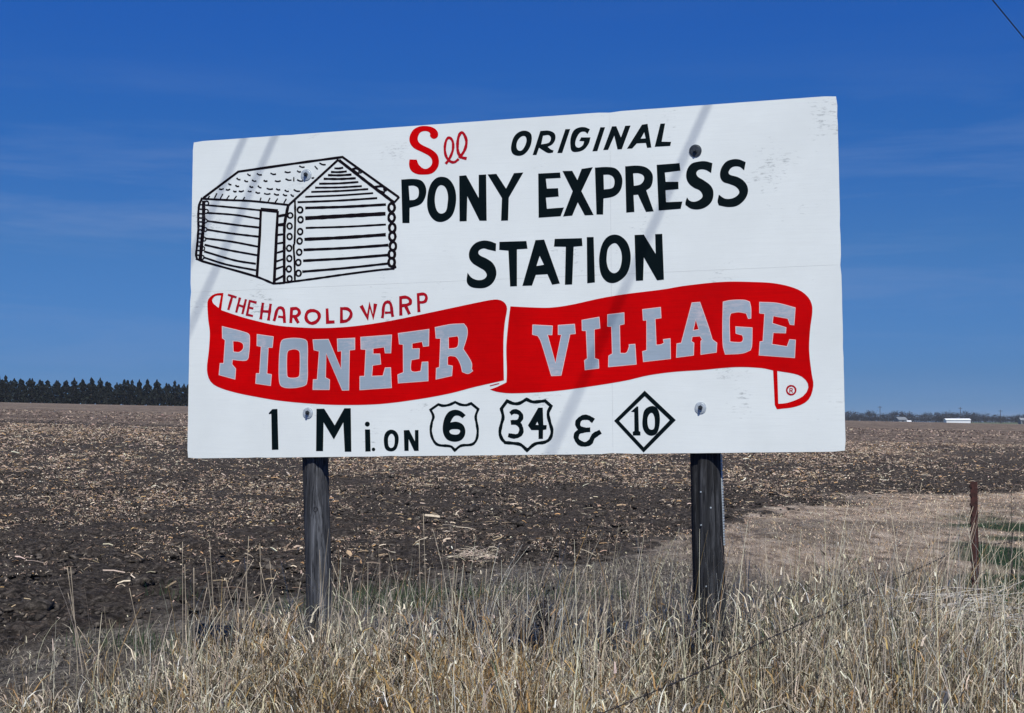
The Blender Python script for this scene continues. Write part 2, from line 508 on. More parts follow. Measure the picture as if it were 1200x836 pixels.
class Art:
    """one painted mark on the board; every shape is a thin sheet a little proud of the board"""
    layer = 0
    def __init__(s, name, mats, label=None, base=.0008, parent=None):
        s.name = name; s.mats = mats; s.label = label; s.base = base; s.v = []; s.f = []; s.m = []; s.k = 0; s.parent = parent or sign
    def _off(s):
        s.k += 1
        return s.base + .00003*(s.k % 13)
    def poly(s, org, outer, holes=(), mi=0, grow=0, zs=ZS, off=None):
        loops = []
        for q, h in enumerate([outer]+list(holes)):
            pts = smooth_path(parse(h), True) if isinstance(h, str) else h
            pts = [Vector((org[0]+p.x/zs, org[1]+p.y/zs)) for p in pts]
            cl = []
            for p in pts:
                if not cl or (p-cl[-1]).length > .02: cl.append(p)
            if (cl[0]-cl[-1]).length < .02: cl.pop()
            if grow: cl = offset_poly(cl, grow if q == 0 else -grow)
            loops.append(cl)
        o = off if off is not None else s._off()
        tri = tessellate_polygon([[Vector((p.x, p.y, 0)) for p in l] for l in loops])
        b = len(s.v)
        flat = [p for l in loops for p in l]
        s.v += [on(p.x, p.y, o) for p in flat]
        for t in tri:
            a, c, d = [flat[i] for i in t]
            w = (c.x-a.x)*(d.y-a.y) - (c.y-a.y)*(d.x-a.x)
            if abs(w) < 1e-9: continue
            s.f.append(tuple(b+i for i in (t if w < 0 else t[::-1]))); s.m.append(mi)
        return s
    def outlined(s, org, outer, holes=(), zs=ZS):
        s.k = 0; s.poly(org, outer, holes, mi=1, grow=.55, zs=zs)
        s.k = 9
        s.poly(org, outer, holes, mi=0, grow=-.12, zs=zs)
        return s
    def stroke(s, org, path, w, closed=False, mi=0, zs=ZS, wob=.09):
        pts = smooth_path(parse(path), closed) if isinstance(path, str) else path
        pts = [Vector((org[0]+p.x/zs, org[1]+p.y/zs)) for p in pts]
        w = w/zs*(1.13 if s.name == 'cabin_drawing' else 1.0)
        cl = []
        for p in pts:
            if not cl or (p-cl[-1]).length > .05: cl.append(p)
        if closed and (cl[0]-cl[-1]).length < .05: cl.pop()
        n = len(cl); o = s._off(); b = len(s.v)
        ph = random.random()*6
        acc = 0
        for i in range(n):
            p = cl[i]
            a = cl[i-1] if (closed or i > 0) else None
            c = cl[(i+1) % n] if (closed or i < n-1) else None
            d1 = (p-a).normalized() if a is not None else (c-p).normalized()
            d2 = (c-p).normalized() if c is not None else d1
            t = (d1+d2); t = t.normalized() if t.length > .3 else d1
            nn = Vector((t.y, -t.x))
            k = max(.55, abs(Vector((d1.y, -d1.x)).dot(nn)))
            if a is not None: acc += (p-a).length
            ww = w*.5/k*(1 + wob*math.sin(acc*.55+ph) + wob*.5*math.sin(acc*1.7+ph*2))
            oo = o + .00009*i/max(1, n)*(0 if closed else 1)
            s.v.append(on(*(p+nn*ww), oo)); s.v.append(on(*(p-nn*ww), oo))
        for i in range(n if closed else n-1):
            j = (i+1) % n
            s.f.append((b+2*i, b+2*i+1, b+2*j+1, b+2*j)); s.m.append(mi)
        return s
    def disc(s, org, cx, cy, r, mi=0, zs=ZS, n=14):
        return s.poly(org, [Vector((cx+r*math.cos(2*math.pi*k/n), cy+r*math.sin(2*math.pi*k/n))) for k in range(n)], mi=mi, zs=zs)
    def ring(s, org, cx, cy, r, w, mi=0, zs=ZS, n=14, ry=None):
        ry = ry or r
        return s.stroke(org, [Vector((cx+r*math.cos(2*math.pi*k/n), cy+ry*math.sin(2*math.pi*k/n))) for k in range(n)], w, True, mi, zs)
    def done(s):
        c = sum(s.v, Vector())/len(s.v)
        me = bpy.data.meshes.new(s.name)
        me.from_pydata([tuple(v-c) for v in s.v], [], s.f)
        me.polygons.foreach_set('material_index', s.m)
        for m in s.mats: me.materials.append(m)
        me.update()
        # make every face look at the camera side
        bm = bmesh.new(); bm.from_mesh(me)
        fl = [f for f in bm.faces if f.normal.dot(NRM) > 0]
        if fl: bmesh.ops.reverse_faces(bm, faces=fl)
        bm.to_mesh(me); bm.free()
        o = link(s.name, me, s.parent)
        pl = s.parent.location if s.parent is sign else s.parent.location + sign.location
        o.location = c - pl
        if s.label: o['label'] = s.label
        return o

# panels (four sheets with fine seams)
TL, TR, BR, BL = (226.2, 166.3), (981, 112), (991.2, 529.5), (219.4, 537.5)
cTL, cTR, cBR, cBL = [on(*p) for p in (TL, TR, BR, BL)]
def uv(u, v, off=0.0):
    a = cTL.lerp(cTR, u); b = cBL.lerp(cBR, u)
    return a.lerp(b, v) - NRM*off
TH = .019
def panel(u0, u1, v0, v1):
    nx, nz = max(2, int((u1-u0)*60)), max(2, int((v1-v0)*36))
    ring = []
    def rough(u, v):
        j = .0016*(random.random()-.5)
        if random.random() < .05: j -= .0025
        return j
    g = .0006
    for k in range(nx): ring.append((u0+(u1-u0)*k/nx, v0, 0, 1))
    for k in range(nz): ring.append((u1, v0+(v1-v0)*k/nz, -1, 0))
    for k in range(nx): ring.append((u1-(u1-u0)*k/nx, v1, 0, -1))
    for k in range(nz): ring.append((u0, v1-(v1-v0)*k/nz, 1, 0))
    X = (cTR-cTL).normalized(); Z = (cTL-cBL).normalized()
    vs = []
    for (u, v, du, dv) in ring:
        outer = (v == v0 == 0 and dv) or (v == v1 == 1 and dv) or (u == u0 == 0 and du) or (u == u1 == 1 and du)
        j = rough(u, v) if outer else g*.5
        cu = (u in (u0, u1)) and (v in (v0, v1))
        p = uv(u, v) + X*(du*(abs(j))) - Z*(dv*abs(j))
        if cu:
            p += X*(.005 if u == 0 else -.005 if u == 1 else 0) + Z*(-.005 if v == 0 else .005 if v == 1 else 0)
        vs.append(p)
    mb = MB(); n = len(vs)
    cen = sum(vs, Vector())/n
    front = vs; back = [p + NRM*TH for p in vs]
    tri = tessellate_polygon([[Vector((p.dot(X), p.dot(Z), 0)) for p in front]])
    def orient(f, vv, want):
        a, b, c = [vv[i] for i in f]
        return f if (b-a).cross(c-a).dot(NRM)*want > 0 else f[::-1]
    mb.add(front+back, [orient(tuple(t), front, -1) for t in tri], 0)
    mb.f += [tuple(i+n for i in orient(tuple(t), front, 1)) for t in tri]; mb.m += [1]*len(tri)
    for i in range(n):
        j = (i+1) % n
        mb.f.append((i, i+n, j+n, j)); mb.m.append(1)
    o = mb.build('panel', [M['white'], M['edge']], sign, loc=cen)
    return o
SV, SH = .674, .481
panel(0, SV, 0, SH); panel(SV, 1, 0, SH); panel(0, SV, SH, 1); panel(SV, 1, SH, 1)

K = [M['black']]; RD = [M['thinred']]; SG = [M['grey'], M['halo']]
# ---- "See"
T1 = (465, 140)
Art('letter', [M['red']], 'big red letter S').poly(T1, "148,468* 232,470* 262,535 330,578 395,545 412,485 382,432 300,385 200,335 152,270 150,200 190,125 260,85 345,78 430,100 478,150 475,205 430,228 390,200 385,158 340,138 280,150 250,195 248,250 285,292 400,350 470,410 492,490 475,565 410,630 310,645 225,635 165,595 143,530").done()
Art('letter', RD, 'small red script letter e').stroke(T1, "570,520* 610,465 650,370 657,290 640,235 605,215 575,250 560,340 575,430 620,488 670,500 722,462", 30).done()
Art('letter', RD, 'small red script letter e').stroke(T1, "728,452 790,360 812,265 792,190 757,155 722,200 708,300 716,385 750,440 815,458", 33, ).done()
# ---- ORIGINAL
T2 = (590, 130); T3 = (690, 130)
Art('letter', K).poly(T2, "255,232 318,265 330,340 305,430 250,500 190,525 120,510 90,460 95,380 125,300 180,248", ["215,298 255,300 268,350 245,420 205,465 165,455 152,400 170,340"]).done()
Art('letter', K).poly(T2, "430,235* 530,232 595,265 605,330 570,390 515,420* 555,452 585,462* 575,488* 520,492 460,460 415,430* 385,515* 340,515*", ["462,290* 530,285 553,320 530,370 440,392*"]).done()
Art('letter', K).poly(T2, "722,215* 778,213* 685,492* 628,492*").done()
Art('letter', K).poly(T2, "1008,215* 980,270* 950,245 900,250 860,300 838,370 845,415 880,430 925,400 940,355* 885,352* 905,310* 1015,310* 995,380 940,450 870,478 800,470 780,400 785,310 820,230 880,195 950,192").done()
Art('letter', K).poly(T3, "135,192* 190,192* 100,470* 42,472*").done()
Art('letter', K).poly(T3, "270,182* 320,180* 375,310* 425,175* 487,172* 385,448* 335,450* 297,290* 225,455* 168,458*").done()
Art('letter', K).poly(T3, "620,162* 685,152* 730,428* 680,432* 665,375* 560,380* 505,440* 445,442*", ["647,250* 663,322* 605,325*"]).done()
Art('letter', K).poly(T3, "835,150* 890,148* 850,360* 960,362* 950,410* 768,420*").done()
# ---- PONY EXPRESS
T4 = (465, 190); T5 = (550, 185); T6 = (655, 180); T7 = (760, 170)
Art('letter', K).poly(T4, "52,205* 200,198 290,220 340,300 335,400 280,490 150,535* 148,712* 65,712*", ["138,278* 205,278 250,310 250,400 210,438 150,445*"]).done()
Art('letter', K).poly(T4, "520,172 600,195 665,280 692,400 680,530 640,630 560,690 470,695 400,640 358,540 358,400 390,270 450,195", ["515,270 565,295 595,380 592,480 570,575 515,602 470,570 445,480 448,380 475,300"]).done()
Art('letter', K).poly(T4, "728,162* 808,155* 955,420* 955,150* 1042,145* 1048,685* 965,685* 822,400* 815,690* 732,692*").done()
Art('letter', K).poly(T5, "213,195* 315,188* 428,360* 520,180* 630,172* 460,465* 452,732* 370,735* 380,470*").done()
Art('letter', K).poly(T5, "803,185* 1058,172* 1065,235* 892,245* 905,360* 1035,355* 1042,452* 893,465* 905,595* 1103,580* 1065,682* 808,700*").done()
Art('letter', K).poly(T6, "42,205* 155,203* 215,310* 265,180* 395,160* 262,440* 405,718* 302,722* 220,570* 155,725* 48,735* 160,440*").done()
Art('letter', K).poly(T6, "420,165* 560,158 660,175 725,250 740,340 710,440 640,500 520,525* 515,712* 438,712*", ["520,248* 590,250 635,280 648,340 625,400 525,420*"]).done()
Art('letter', K).poly(T6, "772,150* 920,142 1020,165 1085,230 1095,310 1070,390 1018,430* 1105,675* 1015,682* 922,480* 870,485* 880,682* 785,690*", ["865,232* 930,232 985,260 990,310 950,360 875,378*"]).done()
Art('letter', K).poly(T7, "95,232* 362,212* 372,300* 190,322* 200,430* 348,430* 350,515* 198,528* 205,668* 395,660* 375,745* 118,765*").done()
Art('letter', K).poly(T7, "745,212* 730,328* 660,290 590,290 558,325 575,370 640,410 720,470 755,540 745,640 690,710 600,750 500,745 430,700* 430,670 448,610* 480,650 540,662 610,630 630,590 600,535 530,500 470,450 440,380 450,290 500,220 580,195 660,190").done()
Art('letter', K).poly(T7, "1133,200* 1115,298* 1060,255 980,258 935,310 945,345 1040,375 1110,420 1155,490 1155,570 1110,650 1030,710 930,725 820,705* 805,660 820,580* 890,625 970,625 1035,590 1058,545 1020,490 940,455 870,430 835,370 845,280 900,200 970,170 1050,168").done()
# ---- STATION
T8 = (540, 262); T9 = (660, 262)
Art('letter', K).poly(T8, "412,235* 408,325* 320,305 265,292 210,320 215,365 300,410 370,460 408,530 412,610 370,695 290,748 190,755 110,735 70,680 78,575* 130,635 210,662 275,645 302,605 280,555 210,510 140,465 98,400 105,310 170,230 260,200 340,208").done()
Art('letter', K).poly(T8, "450,215* 765,205* 778,295* 655,302* 655,732* 575,735* 555,318* 448,308*").done()
Art('letter', K).poly(T8, "870,195* 972,188* 1155,700* 1065,715* 1010,592* 875,600* 830,725* 718,728*", ["920,378* 970,482* 882,497*"]).done()
Art('letter', K).poly(T9, "-99,180* 218,172* 225,262* 122,272* 105,712* 20,715* 30,272* -108,270*").done()
Art('letter', K).poly(T9, "275,160* 355,158* 370,688* 280,698*").done()
Art('letter', K).poly(T9, "600,130 680,155 750,230 785,350 780,480 740,590 670,660 590,695 510,680 445,600 420,470 425,350 460,230 520,155", ["600,230 650,270 680,350 680,450 650,545 595,580 540,550 510,470 508,380 530,280"]).done()
Art('letter', K).poly(T9, "832,135* 940,130* 1078,355* 1072,125* 1155,122* 1175,655* 1095,665* 940,395* 932,665* 848,670*").done()
# ---- THE HAROLD WARP
T10 = (240, 336); T11 = (340, 336); T12 = (420, 330)
def red(*st):
    a = Art('letter', RD)
    for org, p, w, *c in st: a.stroke(org, p, w, bool(c))
    a.done()
red((T10, "270,95 370,127", 26), (T10, "320,112 274,272", 30))
red((T10, "410,128 366,302", 28), (T10, "480,148 438,320", 28), (T10, "392,215 458,238", 24))
red((T10, "604,188* 524,168* 492,328* 562,344*", 27), (T10, "510,245 566,256", 24))
red((T10, "678,188 652,382", 33), (T10, "768,200 742,395", 33), (T10, "668,288 755,292", 28))
red((T10, "805,402 885,245 932,424", 34), (T10, "855,350 925,358", 28))
red((T10, "1002,425* 1012,260* 1075,258 1103,300 1075,340 1015,348", 36), (T10, "1045,345 1092,425", 36))
red((T11, "265,280 320,300 340,350 310,405 250,428 200,400 185,345 210,295", 38, 1))
red((T11, "430,255* 436,416* 518,412*", 36))
red((T11, "598,256* 598,408* 660,398 705,350 708,300 670,262", 36, 1))
red((T11, "828,222* 903,362* 927,215* 968,358* 995,200*", 44))
red((T12, "278,428 338,238 402,412", 34), (T12, "308,365 385,362", 28))
red((T12, "495,398* 492,188* 560,185 603,215 598,260 500,285", 36), (T12, "550,285 596,382", 37))
red((T12, "706,358* 696,152* 770,150 793,188 772,235 702,245", 34))
# ---- banner
ban = Art('banner', [M['red'], M['thinred']], 'long red ribbon banner', base=.0008)
ban.poly((0, 0), "243,357 244,351 249,346 255,343.8 261.9,343.5* 259.2,363.6* 280.2,370.7 300.3,376.2 322.4,381.2 340.5,383.2 372.2,384.6 400.3,383.7 425.4,381.2 459.6,375.7 505.4,366.2 539.6,358.9 560.1,354.6 579.2,351.2 587.2,352.2 592.3,356.1 594.3,362.1 592.4,373 590.8,386 590,402 590.2,428 590.6,445.9* 555.8,453.8 528.3,461 491.7,467.8 445.8,473.6 400,474.8 364.3,473.2 327.1,469.7 300,465.2 275,460 255,453.5 246.5,447 242.5,434 244.7,411 245.8,389 244,374.8",
         ["259,346.5* 256.2,360.9* 251.1,356.9 248.5,352.4 251.1,348 254.5,346.5"], zs=1)
ban.poly((0, 0), "598.1,359.2* 627.4,360.6 646.6,360.6 669.5,357.3 704,349.7 732.7,344.9 778.7,339.1 800.7,335.3 845.4,330.6 882,330.6 910.5,332.6 934.9,339.3 947.1,348.5 952,360.7 949.3,387 948.3,411 951.2,438 953.2,452.2 947.5,468.5 933,476.6 910.5,479.8* 907.9,474.6* 906,434.3* 892.2,431.5 861.7,430.4 821,433.9 790.5,435.9 760,440 732.7,446.3 684.9,454 646.6,458.8 598.7,461.1 581.5,459.2 574.2,456.6* 581.5,454 593.5,448.4* 593.9,434.9 593.4,406.1 595.8,377.4",
         ["910.9,434.9* 934.9,439.4 944.1,445.4 947.3,454.2 941,464.4 922.7,472.3 912.1,473.3*"], zs=1)
ban.stroke((0, 0), "574,452.4 585,449.6", 1.1, zs=1, mi=1)
ban = ban.done()
a = Art('trademark_symbol', RD)
a.ring((850, 410), 768, 472, 52, 20, n=18)
a.stroke((850, 410), "752,500* 752,452* 780,455 780,472 754,478", 10); a.stroke((850, 410), "768,478 786,500", 9)
a.done()
# ---- PIONEER VILLAGE (sub-parts of the banner)
T13 = (240, 375); T14 = (345, 385); T15 = (440, 370); T17 = (620, 360); T18 = (710, 350); T19 = (830, 335)
def slab(org, outer, holes=()):
    a = Art('letter', SG, base=.0014, parent=ban); a.outlined(org, outer, holes); a.done()
slab(T13, "205,80* 490,155 520,190 505,440 480,470 400,470 320,460* 315,520* 358,570* 350,690* 168,640* 180,510* 222,510* 240,235* 208,212*", ["325,245* 400,250 448,280 448,340 400,380 330,375*"])
slab(T13, "612,172* 797,198* 785,320* 738,320* 722,630* 775,640* 765,765* 595,740* 602,628* 640,628* 660,310* 610,300*")
slab(T13, "960,222 1060,216 1165,232 1192,265 1195,500 1185,740 1130,775 1000,792 900,775 872,720 868,500 885,290 905,240", ["1000,345 1060,340 1100,360 1112,400 1108,640 1090,670 1030,682 970,672 955,640 955,400 970,360"])
slab(T14, "218,135* 395,130* 545,480* 552,260* 508,265* 502,125* 702,115* 702,245* 640,252* 632,718* 560,720* 370,285* 360,575* 408,600* 405,712* 218,712* 222,600* 268,598* 292,265* 230,250*")
slab(T14, "775,105* 1132,78* 1122,285* 1060,285* 1050,215* 915,232* 915,300* 995,300* 1005,415* 910,430* 900,560* 1035,555* 1060,462* 1120,460* 1130,690* 765,715* 765,562* 820,560* 835,245* 778,240*")
slab(T15, "268,210* 622,162* 618,352* 560,358* 545,300* 425,322* 425,390* 510,388* 505,500* 415,515* 410,635 450,660 530,650* 545,545* 610,542* 612,760* 268,785* 262,692* 328,665* 325,335* 280,330*")
slab(T15, "698,140* 880,105 1030,98* 1065,150 1065,240 1020,390* 1080,480 1120,560 1118,625* 1132,645* 1080,675 1015,655* 990,560 940,480 870,465* 838,480* 838,578* 895,590* 888,700* 708,740* 712,615* 748,605* 762,265* 708,262*", ["848,250* 960,235* 972,270 965,350 940,378 850,390*"])
slab(T17, "45,210* 270,222* 265,322* 212,322* 308,660* 380,322* 342,318* 342,215* 528,202* 538,308* 475,315* 372,795* 262,800* 140,400 105,335* 42,318*")
slab(T17, "618,155* 815,120* 825,245* 758,258* 762,600* 808,615* 812,712* 655,730* 648,625* 682,600* 668,275* 622,272*")
slab(T18, "22,190* 210,168* 212,295* 158,310* 165,640* 240,635 275,560* 272,540* 338,535* 352,765* 32,795* 35,670* 78,645* 68,325* 22,322*")
slab(T18, "430,130* 635,105* 642,225* 572,235* 585,545* 640,540 680,520* 672,480* 748,470* 752,700* 440,735* 430,620* 478,605* 478,250* 438,252*")
slab(T18, "1005,52* 1095,45* 1195,330* 1240,480* 1292,519* 1286,626* 1110,650* 1110,500* 1125,480* 1100,435* 1005,442* 995,500* 1025,520* 1020,660* 825,685* 830,530* 882,520*", ["1048,240* 1088,362* 1015,375*"])
slab(T19, "175,190* 270,172 420,170 480,190* 495,260 495,378* 468,382* 445,320* 350,305 260,320* 245,380 250,655* 310,662 390,658 410,620 400,575* 325,555* 322,480* 510,492* 505,700 490,750* 400,785 200,798* 175,700 170,450")
slab(T19, "600,195* 800,205 1012,258* 998,455* 955,450* 930,380* 755,350* 745,440* 905,490* 900,550* 755,545* 740,685* 920,712* 950,630* 1015,635* 1005,838* 595,808* 605,655* 640,650* 660,325* 600,318*")
# ---- bottom line
T20 = (300, 460); T21 = (400, 460); T22 = (495, 455); T23 = (580, 455); T24 = (700, 450)
Art('numeral', K).poly(T20, "148,242* 190,195* 250,193* 262,668* 185,670* 178,250* 152,255*").done()
Art('letter', K, 'large black letter M').poly(T20, "705,192* 795,190* 918,385* 1030,185* 1105,185* 1112,692* 1035,692* 1018,350* 908,550* 788,350* 782,685* 700,685*").done()
Art('letter', K).poly(T21, "275,432* 335,432* 342,688* 280,690*").disc(T21, 303, 370, 29).done()
Art('full_stop', K).disc(T21, 375, 665, 21).done()
Art('letter', K).poly(T21, "585,435 640,460 668,520 660,610 630,670 575,688 520,665 498,600 500,510 530,455", ["585,482 615,510 622,560 612,625 583,648 555,630 545,570 552,515"]).done()
Art('letter', K).poly(T21, "728,442* 790,438* 858,570* 858,440* 900,438* 902,682* 850,682* 785,545* 785,682* 735,682*").done()
sh = Art('route_shield', K, 'black shield outline round the number 6').stroke(T22, "95,253* 185,190* 240,205 310,195 383,163* 440,190 510,198 568,178* 650,245* 622,330 635,420 645,500 630,600 580,655 450,672 378,725* 330,680 180,660 125,600 98,500 110,400 128,330", 30, True).done()
Art('numeral', K, parent=sh).poly(T22, "505,315* 468,350* 420,322 370,330 325,400* 400,392 470,425 500,490 490,560 445,610 370,625 290,600 245,530 238,440 262,340 310,275 380,252 450,270", ["380,478 430,485 440,505 420,535 375,542 330,530 315,505 330,485"]).done()
sh = Art('route_shield', K, 'black shield outline round the number 34').stroke(T23, "75,240* 142,150* 210,178 280,178 368,130* 440,160 530,155 585,148* 655,210* 620,290 640,400 665,500 640,590 580,630 470,650 375,725* 300,660 230,645 120,635* 80,590 58,520 75,420 95,340", 37, True).done()
Art('numeral', K, parent=sh).stroke(T23, "180,298* 225,272 285,290 305,335 275,385 185,402* 270,412 308,480 290,540 235,562 155,548", 52).done()
Art('numeral', K, parent=sh).poly(T23, "505,228* 558,228* 565,430* 605,432* 600,482* 562,488* 560,592* 508,592* 508,490* 425,490* 385,435*", ["495,390* 508,430* 475,428*"]).done()
Art('ampersand', K).stroke(T23, "1150,382* 1090,345 1020,345 970,390 975,450 1030,485 1112,485", 58).stroke(T23, "1040,488* 965,520 948,580 985,635 1050,655 1110,630 1150,560 1232,507", 58).done()
sh = Art('route_diamond', K, 'black diamond outline round the number 10').stroke(T24, "552,112* 880,423* 540,770* 225,432*", 44, True).done()
Art('numeral', K, parent=sh).poly(T24, "392,325* 460,262* 478,265* 485,550* 503,560* 503,602* 415,602* 412,560* 432,550* 430,330*").done()
Art('numeral', K, parent=sh).poly(T24, "640,258 700,290 728,380 722,500 690,580 630,605 570,580 530,510 528,400 555,300", ["630,338 660,370 670,440 660,520 630,535 600,515 585,450 592,380"]).done()
# ---- log cabin drawing
B = [M['brown']]
T25 = (225, 175); T26 = (225, 255); T27 = (325, 175); T28 = (325, 255); T29 = (370, 175); T30 = (370, 255)
h = Art('cabin_drawing', B, 'black line drawing of a log cabin', base=.0008)
S = h.stroke
S(T25, "130,570* 540,262* 1190,168 1765,90*", 25)
S(T29, "312,92* 968,560*", 22); S(T29, "975,556* 915,622*", 20); S(T29, "270,128* 600,385 912,622*", 31)
S(T27, "715,118* 140,645*", 26); S(T25, "125,578* 400,592 700,605 1145,652*", 21)
S(T29, "405,238 480,225 530,262", 22); S(T29, "430,245 505,292", 26); S(T29, "680,440 780,436 828,482", 22); S(T29, "715,478 805,512", 28)
h.ring(T29, 520, 260, 18, 12); h.ring(T29, 812, 465, 20, 14)
S(T25, "120,565 82,660 72,830 75,900 62,1100 48,1230 60,1285", 24); S(T25, "135,600 135,780 132,900 118,1050 95,1290", 36)
S(T26, "45,480* 130,513 750,690 950,772* 1080,762*", 23)
S(T28, "20,768 200,745 500,705 800,662 1190,612 1365,597*", 22)
for p in ("165,652 400,672 800,712", "170,742 500,766 790,812"): S(T25, p, 19)
for p in ("170,40 500,85 790,118", "165,140 450,185 790,225", "150,243 450,280 770,340", "145,318 400,375 760,440", "140,395 500,500 745,540", "130,463 400,548 745,615"): S(T26, p, 20)
for x, y in ((170, 630), (165, 725)): h.ring(T25, x, y, 24, 14)
for x, y in ((155, 40), (152, 140), (140, 252), (125, 362), (118, 465)): h.ring(T26, x, y, 23, 13)
for y in (645, 697, 750, 800, 845, 893, 938, 985, 1035, 1080, 1128, 1180, 1235): S(T25, "%d,%d %d,%d" % (75-(y-645)*.03, y, 135-(y-645)*.05, y+4), 16)
S(T25, "800,702* 1002,722*", 36); S(T25, "803,700* 798,830* 790,1000* 757,1486*", 27); S(T25, "1000,720* 985,1000* 958,1560*", 28)
S(T25, "1122,655* 1095,780 1078,900 1075,1200 1076,1556*", 30)
for p, w in (("1000,782 1095,764", 26), ("985,885 1078,876", 32), ("985,1001 1075,990", 20), ("985,1102 1070,1088", 20), ("980,1212 1068,1185", 20), ("975,1312 1068,1280", 20), ("970,1398 1068,1365", 20), ("965,1528 1068,1476", 24)): S(T25, p, w)
h.ring(T27, 150, 772, 30, 18)
for y, x in ((100, 143), (222, 143), (358, 138), (478, 140), (600, 135), (715, 143)): h.ring(T28, x, y, 28, 18, ry=34)
S(T27, "205,600 208,796 200,1096 190,1126 200,1300 205,1536*", 21)
h.ring(T27, 265, 708, 30, 20, ry=34)
for x, y in ((270, 26), (266, 165), (260, 275), (255, 405), (245, 525), (247, 650)): h.ring(T28, x, y, 29, 19, ry=34)
for x0, y0, x1, y1, w in ((665,222,768,215,20),(625,265,810,258,21),(590,302,865,295,22),(540,345,915,338,22),(487,402,945,382,20),(440,448,985,430,19),(395,498,1060,465,20),(325,555,1118,512,19),(235,618,1165,570,21),(325,685,1267,645,27),(325,805,1262,752,40),
                          (330,918,1267,878,20),(315,1051,1265,996,33),(305,1174,1295,1118,27),(300,1301,1285,1234,26),(290,1428,1300,1332,24)):
    xm, ym = (x0+x1)/2, (y0+y1)/2 + (6 if w != 40 else 0)
    S(T27, "%d,%d %d,%d %d,%d" % (x0, y0, xm, ym, x1, y1), w)
for x, y in ((885, 680), (885, 796), (893, 916), (893, 1018), (900, 1131), (887, 1226), (885, 1318)): h.ring(T29, x, y, 36, 28, ry=50)
S(T29, "905,1350 925,1392", 40)
for x0, y0, x1, y1 in ((645,285,685,305),(755,282,815,298),(915,278,980,290),(1080,262,1150,265),(520,335,565,355),(610,362,655,375),(700,358,750,370),(835,362,880,368),(965,368,1035,368),(1090,345,1160,360),(425,398,460,412),(505,418,550,432),(670,430,715,440),(768,425,810,450),(870,455,945,462),(980,460,1030,470),(1080,475,1130,490),(315,462,370,458),(395,470,445,465),(480,485,520,490),(545,488,605,482),(650,485,695,490),(740,498,795,508),(840,515,915,518),(955,518,1015,530),(1060,525,1110,538),(1150,525,1190,548),
                        (1250,195,1313,208),(1485,160,1560,180),(1225,250,1270,262),(1225,355,1295,370),(1185,470,1260,490),(1395,330,1423,328)):
    S(T25, "%d,%d %d,%d %d,%d" % (x0, y0, (x0+x1)/2, (y0+y1)/2+9, x1, y1), 15)
for x0, y0, x1, y1 in ((205,545,185,575),(290,515,262,570),(360,522,330,575),(435,540,405,580),(520,545,490,585),(615,558,595,592),(805,565,790,610),(910,568,885,615),(1000,575,970,620),(1100,578,1070,630),(1430,195,1465,235),(1187,325,1187,375)):
    S(T25, "%d,%d %d,%d" % (x0, y0, x1, y1), 13)
h.done()

# ---- bolts with washers
def bolt(px, py, r, dark=False):
    c = on(px, py)
    X = (cTR-cTL).normalized(); Z = (cTL-cBL).normalized()
    mb = MB()
    def cyl(r0, r1, o0, o1, n, mi, rot=0):
        ring = lambda rr, o: [c + X*(rr*math.cos(2*math.pi*k/n+rot)) + Z*(rr*math.sin(2*math.pi*k/n+rot)) - NRM*o for k in range(n)]
        vs = ring(r0, o0)+ring(r1, o1)
        mb.add(vs, [(k, (k+1) % n, (k+1) % n+n, k+n) for k in range(n)]+[tuple(range(n, 2*n))], mi)
    return mb, cyl, c
for px, py, r, dark in ((359, 205, .032, False), (815, 177, .033, True), (361, 484, .030, False), (821, 478, .030, False)):
    mb, cyl, c = bolt(px, py, r)
    cyl(r, r, .0005, .0040, 24, 0); cyl(r*.86, r*.80, .0040, .0022 if False else .0052, 24, 0)
    w = mb.build('washer', [M['darksteel'] if dark else M['zinc']], sign, loc=c)
    mb, cyl, c = bolt(px, py, r)
    cyl(.0125, .0125, .005, .014, 6, 0, .3); cyl(.0065, .006, .014, .024, 10, 0)
    b_ = mb.build('bolt', [M['darksteel']], sign, loc=c)

